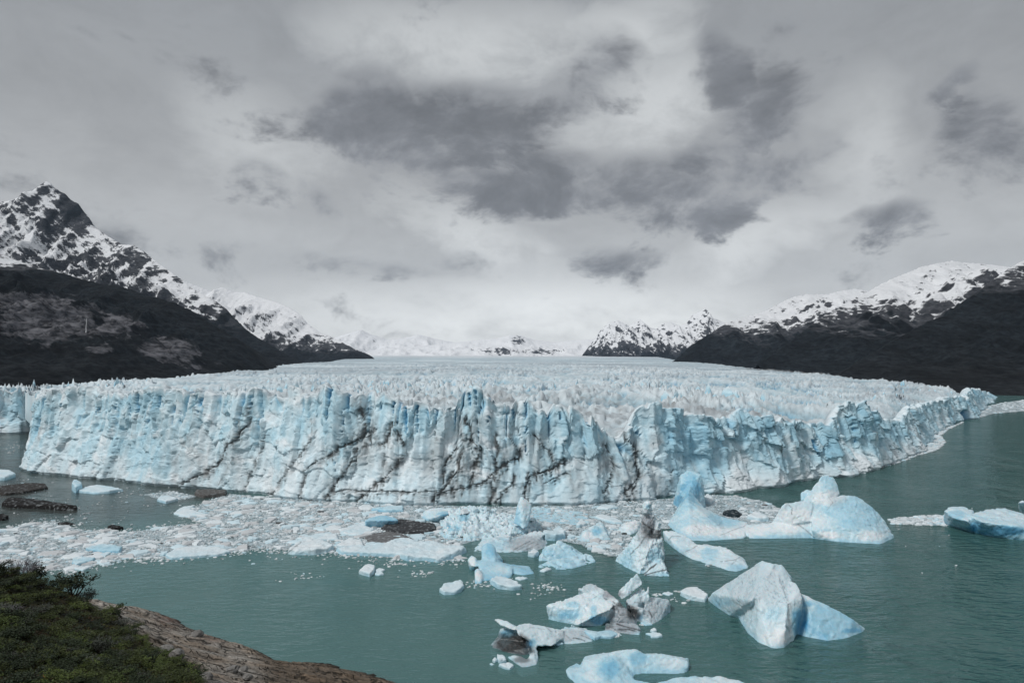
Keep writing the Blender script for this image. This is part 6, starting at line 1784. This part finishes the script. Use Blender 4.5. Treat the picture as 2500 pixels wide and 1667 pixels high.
M_LEAF = [leaf_mat('dark_leaf', (0.010, 0.018, 0.008), (0.030, 0.045, 0.016)), leaf_mat('olive_leaf', (0.020, 0.030, 0.008), (0.062, 0.078, 0.018)),
          leaf_mat('bright_leaf', (0.034, 0.056, 0.012), (0.105, 0.138, 0.032)), leaf_mat('grey_leaf', (0.040, 0.045, 0.036), (0.095, 0.105, 0.085))]
M_TWIG = leaf_mat('brown_twig', (0.020, 0.015, 0.011), (0.05, 0.04, 0.03))
M_DEAD = leaf_mat('dead_grey_twig', (0.10, 0.095, 0.10), (0.24, 0.23, 0.25))
M_FLOWER = leaf_mat('red_petal', (0.35, 0.05, 0.02), (0.5, 0.12, 0.03))


def tube(V, F, p, q, r0, r1, sides=4):
    d = q - p
    L = np.linalg.norm(d)
    if L < 1e-6:
        return
    d = d / L
    a = np.cross(d, [0.3, 0.2, 1.0]); a /= np.linalg.norm(a) + 1e-9
    b = np.cross(d, a)
    n = len(V)
    for c, r in ((p, r0), (q, r1)):
        for k in range(sides):
            t = 2 * math.pi * k / sides
            V.append(c + r * (math.cos(t) * a + math.sin(t) * b))
    for k in range(sides):
        F.append((n + k, n + (k + 1) % sides, n + sides + (k + 1) % sides, n + sides + k))


def shrub_meshes(seed, nbr, nleaf, leaf, tall=1.0, spread=0.7, dead=False):
    """unit shrub: stems that fork, leaves clustered round the twig ends"""
    rng = np.random.default_rng(seed)
    V, F, tips = [], [], []
    for i in range(nbr):
        a = rng.uniform(0, 2 * np.pi); lean = rng.uniform(0.15, 1.0) * spread
        p = np.array([rng.normal(0, 0.08), rng.normal(0, 0.08), -0.1])
        L = tall * rng.uniform(0.55, 1.0)
        q = p + np.array([math.cos(a) * lean * 0.55, math.sin(a) * lean * 0.55, L * 0.6])
        tube(V, F, p, q, 0.025, 0.016)
        for _ in range(4 if not dead else 6):
            b = rng.uniform(0, 2 * np.pi)
            e = q + np.array([math.cos(b) * 0.28, math.sin(b) * 0.28, rng.uniform(0.05, 0.42) * tall]) * rng.uniform(0.5, 1.1)
            st = p + (q - p) * rng.uniform(0.55, 1.0)
            tube(V, F, st, e, 0.014, 0.006, 3 if False else 4)
            tips.append(e)
            if dead:
                for _ in range(3):
                    tube(V, F, st + (e - st) * rng.uniform(0.4, 1), e + rng.normal(0, 0.12, 3), 0.008, 0.004)
    stem = mesh_np('branches', np.array(V), np.array(F), smooth=True)
    fol = None
    if nleaf:
        T = np.array(tips)
        c = T[rng.integers(len(T), size=nleaf)] + rng.normal(0, 0.085, (nleaf, 3)) * [1, 1, 0.8]
        ax = rng.normal(0, 1, (nleaf, 3)); ax /= np.linalg.norm(ax, axis=1)[:, None]
        up = rng.normal(0, 1, (nleaf, 3)) + [0, 0, 0.8]
        bx = np.cross(ax, up); bx /= np.linalg.norm(bx, axis=1)[:, None] + 1e-9
        s = leaf * rng.uniform(0.6, 1.3, (nleaf, 1))
        A, B = ax * s, bx * s * 0.55
        LV = np.stack([c - A, c + B * 0.9, c + A, c - B * 0.9], 1).reshape(-1, 3)
        LF = np.arange(nleaf * 4).reshape(-1, 4)
        fol = mesh_np('foliage', LV, LF, smooth=False)
    return stem, fol


def build_plants():
    rng = np.random.default_rng(3)
    kinds = []
    for k, (nb, nl, lf, tall, spr, mat) in enumerate([(9, 900, 0.05, 1.0, 0.9, 0), (8, 800, 0.055, 0.8, 1.1, 1), (10, 900, 0.045, 0.9, 1.0, 2), (9, 700, 0.045, 1.0, 0.8, 3), (7, 700, 0.06, 1.1, 0.7, 0), (8, 800, 0.05, 0.75, 1.2, 1)]):
        st, fo = shrub_meshes(100 + k, nb, nl, lf, tall, spr)
        st.materials.append(M_TWIG); fo.materials.append(M_LEAF[mat])
        kinds.append((st, fo))
    dead = shrub_meshes(150, 12, 0, 0, 0.8, 1.1, True)[0]; dead.materials.append(M_DEAD)

    def plant(name, label, cat, x, y, s, kind, group=None, sx=1.0, hz=1.0, parts=('foliage', 'branches')):
        z = float(GROUND(np.array([x]), np.array([y]))[0])
        r = empty(name, (x, y, z - 0.05))
        r.rotation_euler = (0, 0, rng.uniform(0, 6.28))
        r.scale = (s * sx, s * sx, s * hz)
        tag(r, label, cat, group)
        if kind == 'dead':
            link('branches', dead, None, r)
        else:
            st, fo = kinds[kind]
            link('foliage', fo, None, r); link('branches', st, None, r)
        return r

    def at_px(fr, x, y, Y):
        sx, sy = src(fr, x, y)
        return (sx - 1250) / FPX * Y, Y

    # notable plants
    x, y = at_px('f7', 920, 420, 148); plant('shrub', 'round leafy bush standing highest against the water on the slope crest', 'shrub', x, y, 5.6, 0, sx=1.15)
    x, y = at_px('f7', 1100, 410, 150); plant('shrub', 'loose twiggy bush leaning right over the rock from the crest bush', 'shrub', x, y, 3.6, 3)
    x, y = at_px('f7', 720, 360, 142); plant('shrub', 'small dark bush just left of the highest crest bush', 'shrub', x, y, 3.0, 4)
    x, y = at_px('f7', 470, 190, 130); plant('shrub', 'upright dark bush on the upper crest beside the bare dead bush', 'shrub', x, y, 3.4, 4)
    x, y = at_px('f7', 290, 120, 126); plant('dead_shrub', 'bare dead bush with thin pale twigs on the upper crest', 'dead shrub', x, y, 3.8, 'dead', hz=1.3)
    x, y = at_px('f7', 10, 100, 116); plant('shrub', 'dark bush on the crest cut by the left edge', 'shrub', x, y, 2.8, 0)
    x, y = at_px('f7', 1480, 730, 143); plant('shrub', 'lone dark bush on the border between scrub and rock slab', 'shrub', x, y, 3.2, 0)
    for k, (fx, fy, Y, s) in enumerate(((60, 850, 82, 2.2), (170, 880, 83, 2.0), (260, 900, 84, 1.8), (20, 930, 78, 2.0), (330, 960, 84, 1.5))):
        x, y = at_px('f7', fx, fy, Y)
        plant('dead_shrub', 'bleached grey dead shrub lying in the scrub at the left edge', 'dead shrub', x, y, s, 'dead', 'bleached dead shrubs', hz=0.8)
    x, y = at_px('f7', 920, 1230, 72); plant('dead_shrub', 'single bleached dead twig tuft in the lower middle of the scrub', 'dead shrub', x, y, 1.2, 'dead')
    x, y = at_px('f7', 1820, 1420, 68); plant('dead_shrub', 'grey dead twig tuft by the lower right of the scrub', 'dead shrub', x, y, 1.2, 'dead')
    x, y = at_px('f7', 1300, 1130, 79); plant('shrub', 'grey green feathery bush in the middle of the scrub slope', 'shrub', x, y, 2.6, 3)
    # flowering plant
    x, y = at_px('f7', 540, 1490, 57)
    f = plant('shrub', 'young leafy plant with a red flower tip at the bottom edge', 'shrub', x, y, 1.3, 2)
    st, fo = shrub_meshes(190, 1, 26, 0.03, 1.1, 0.1)
    fo.materials.append(M_FLOWER)
    link('flower', fo, None, f)
    # scrub
    n = 0
    tries = 0
    names = ('low dark green shrub', 'olive green shrub', 'light green shrub', 'grey green shrub', 'low dark green shrub', 'olive green shrub')
    while n < 280 and tries < 6000:
        tries += 1
        sx_, sy_ = rng.uniform(-60, 490), 1380 + 300 * rng.random()
        if not in_poly(np.array([sx_]), np.array([sy_]), VEG)[0]:
            continue
        # march the view ray to the ground
        Y = np.linspace(45, 210, 240); X = (sx_ - 1250) / FPX * Y
        Zr = CAMH - (sy_ - HOR) / FPX * Y
        hit = np.where(GROUND(X, Y) > Zr)[0]
        if len(hit) == 0 or X[hit[0]] < -220:
            continue
        Yh = Y[hit[0]]
        nz = float(perlin2(np.array([sx_ / 70.0]), np.array([sy_ / 50.0]), 5)[0])
        k = int(rng.choice([0, 4, 1, 5, 2, 3], p=[0.24, 0.16, 0.22, 0.18, 0.14, 0.06] if nz < 0.05 else [0.08, 0.06, 0.26, 0.22, 0.32, 0.06]))
        s = rng.uniform(0.9, 2.0) * (0.75 + Yh / 220.0)
        lab = {0: 'one of the low dark green shrubs covering the near slope', 4: 'one of the low dark green shrubs covering the near slope', 1: 'one of the olive green shrubs covering the near slope', 5: 'one of the olive green shrubs covering the near slope',
               2: 'one of the fresh light green shrubs covering the near slope', 3: 'one of the dull grey green shrubs covering the near slope'}[k]
        plant('shrub', lab, 'shrub', X[hit[0]], Yh, s, k, lab.replace('one of the ', '').replace(' covering the near slope', ' on the near slope'), sx=1.3, hz=0.62)
        n += 1
    # ground cover: nobody could count it
    m = 26000
    P = []
    while len(P) < m:
        q = np.c_[rng.uniform(-220, 0, m), 45 + 165 * rng.random(m) ** 1.6]
        z = GROUND(q[:, 0], q[:, 1])
        a, b = project(np.c_[q, z])
        ok = in_poly(a, b, VEG) & (a > -80) & (b < 1720) & (z > 1)
        P += [tuple(r) for r in np.c_[q, z][ok]]
    P = np.array(P[:m])
    ax = rng.normal(0, 1, (m, 3)) * [1, 1, 0.5]; ax /= np.linalg.norm(ax, axis=1)[:, None]
    bx = np.cross(ax, rng.normal(0, 1, (m, 3))); bx /= np.linalg.norm(bx, axis=1)[:, None]
    s = rng.uniform(0.06, 0.20, (m, 1)) * (0.6 + P[:, 1:2] / 150)
    c = P + np.c_[np.zeros((m, 2)), rng.uniform(0.0, 0.45, m)]
    LV = np.stack([c - ax * s, c + bx * s * 0.5, c + ax * s, c - bx * s * 0.5], 1).reshape(-1, 3)
    tone = np.clip(0.5 + 1.3 * fbm2(P[:, 0] / 7, P[:, 1] / 9, 4, 7) + 0.35 * rng.normal(0, 1, m), 0, 1)
    col = cmix(np.tile([0.012, 0.016, 0.006], (m, 1)), np.array([0.07, 0.072, 0.020]), tone)
    col = cmix(col, np.array([0.07, 0.035, 0.015]), (rng.random(m) < 0.18) * 0.8)
    me = mesh_np('ground_cover', LV, np.arange(m * 4).reshape(-1, 4), {'col': np.repeat(col, 4, 0)}, smooth=False)
    tag(link('ground_cover', me, mat_vcol('ground_cover_leaf', 0.7, 4.0, 0.5, 0.1, 0.05)), 'low mixed heath and grass covering the near slope', 'ground cover', kind='stuff')


build_plants()


def build_boulders():
    rng = np.random.default_rng(9)
    col = np.array([0.27, 0.26, 0.245])
    spots = [('f7', 2110, 1130, 118, 1.5, 'rounded pale boulder at the edge of the scrub, next to a flatter one'), ('f7', 2260, 1170, 118, 1.3, 'flat pale boulder at the edge of the scrub'),
             ('g7', 1410, 840, 118, 0.9, 'upright pale stone slab on the lower rock by a twin stone'), ('g7', 1470, 835, 120, 0.9, 'blunt pale stone beside the upright stone slab'),
             ('g7', 1190, 625, 160, 1.6, 'long pale rock fin on the slab near the water'), ('f7', 1690, 830, 135, 0.7, 'small pale stone where scrub meets the slab'), ('g7', 1000, 730, 125, 1.1, 'light grey boulder in the middle of the slab edge'),
             ('g7', 1240, 880, 100, 0.8, 'small light stone at the bottom edge of the rock'), ('g7', 1490, 885, 108, 0.7, 'small light stone right of the lower green patch')]
    for k, (fr, x, y, Y, sz, lab) in enumerate(spots):
        sx, sy = src(fr, x, y)
        Yr = np.linspace(50, 215, 400); X = (sx - 1250) / FPX * Yr
        hit = np.where(GROUND(X, Yr) > CAMH - (sy - HOR) / FPX * Yr)[0]
        if len(hit) == 0:
            continue
        X0, Y0 = X[hit[0]], Yr[hit[0]]
        bm = bmesh.new()
        bmesh.ops.create_icosphere(bm, subdivisions=3, radius=1.0)
        V = np.array([v.co for v in bm.verts]); F = np.array([[v.index for v in f.verts] for f in bm.faces]); bm.free()
        n = fbm3(V[:, 0] * 0.9 + k * 3.3, V[:, 1] * 0.9, V[:, 2] * 0.9, 4, 60 + k)
        cut = np.round(V @ np.array([0.6, 0.5, 0.62]) * 2.2) / 2.2 * 0.15
        V = V * (1 + 0.45 * n + cut)[:, None] * [sz * 1.25, sz * 0.9, sz * 0.7]
        c = col * (0.85 + 0.7 * n)[:, None]
        o = link('boulder', mesh_np('boulder', V, F, {'col': c, 'mask': np.ones((len(V), 3)) * 0.5}, smooth=False), M_SHORE, None, (X0, Y0, float(GROUND(np.array([X0]), np.array([Y0]))[0]) + 0.15 * sz))
        o.rotation_euler = (0, 0, rng.uniform(0, 6.28))
        tag(o, lab, 'boulder', 'pale boulders on the near shore')


build_boulders()


def build_waterfall():
    hill = [o for o in bpy.data.objects if o.get('label', '').startswith('dark forested mountain shoulder')][0]
    me = hill.data
    V = np.empty(len(me.vertices) * 3, np.float32); me.vertices.foreach_get('co', V); V = V.reshape(-1, 3)
    a, b = project(V)
    rows = []
    for k, yy in enumerate(np.linspace(766, 812, 9)):
        xx = 211.5 - 0.05 * (yy - 766) + (0.6 if k % 3 == 1 else 0)
        dd = np.hypot(a - xx, b - yy)
        near = np.argsort(dd)[:6]
        Y = V[near, 1].min() - 6
        rows.append((at_depth('full', xx * 0.9408, yy * 0.9408, Y), 0.7 + 0.9 * k / 8))
    vv, ff = [], []
    for p, w in rows:
        vv += [p + [-w, 0.5, 0], p + [0, -0.8, 0], p + [w, 0.5, 0], p + [0, 1.5, 0]]
    for i in range(len(rows) - 1):
        for j in range(4):
            ff.append((i * 4 + j, i * 4 + (j + 1) % 4, i * 4 + 4 + (j + 1) % 4, i * 4 + 4 + j))
    m, t, out = new_mat('falling_water')
    principled(t, out, (0.34, 0.35, 0.36), 0.6, 0.3)
    tag(link('waterfall', mesh_np('waterfall', np.array(vv), np.array(ff)), m), 'thin white waterfall dropping over the grey slabs of the left shoulder', 'waterfall')


build_waterfall()


# ------------------------------------------------------------------ air
def build_haze():
    m, t, out = new_mat('haze')
    v = t.n('ShaderNodeVolumePrincipled')
    v.inputs['Color'].default_value = (0.62, 0.78, 1.0, 1)
    v.inputs['Density'].default_value = 0.9e-5
    v.inputs['Anisotropy'].default_value = 0.0
    t.lk(v.outputs[0], out.inputs['Volume'])
    bm = bmesh.new()
    bmesh.ops.create_cube(bm, size=1.0)
    bmesh.ops.scale(bm, verts=bm.verts, vec=(32000, 32000, 2360))
    bmesh.ops.translate(bm, verts=bm.verts, vec=(0, 0, 1180 - 6))
    me = bpy.data.meshes.new('haze'); bm.to_mesh(me); bm.free()
    tag(link('haze', me, m), 'thin blue grey air over the lake and mountains', 'haze', kind='stuff')



build_haze()
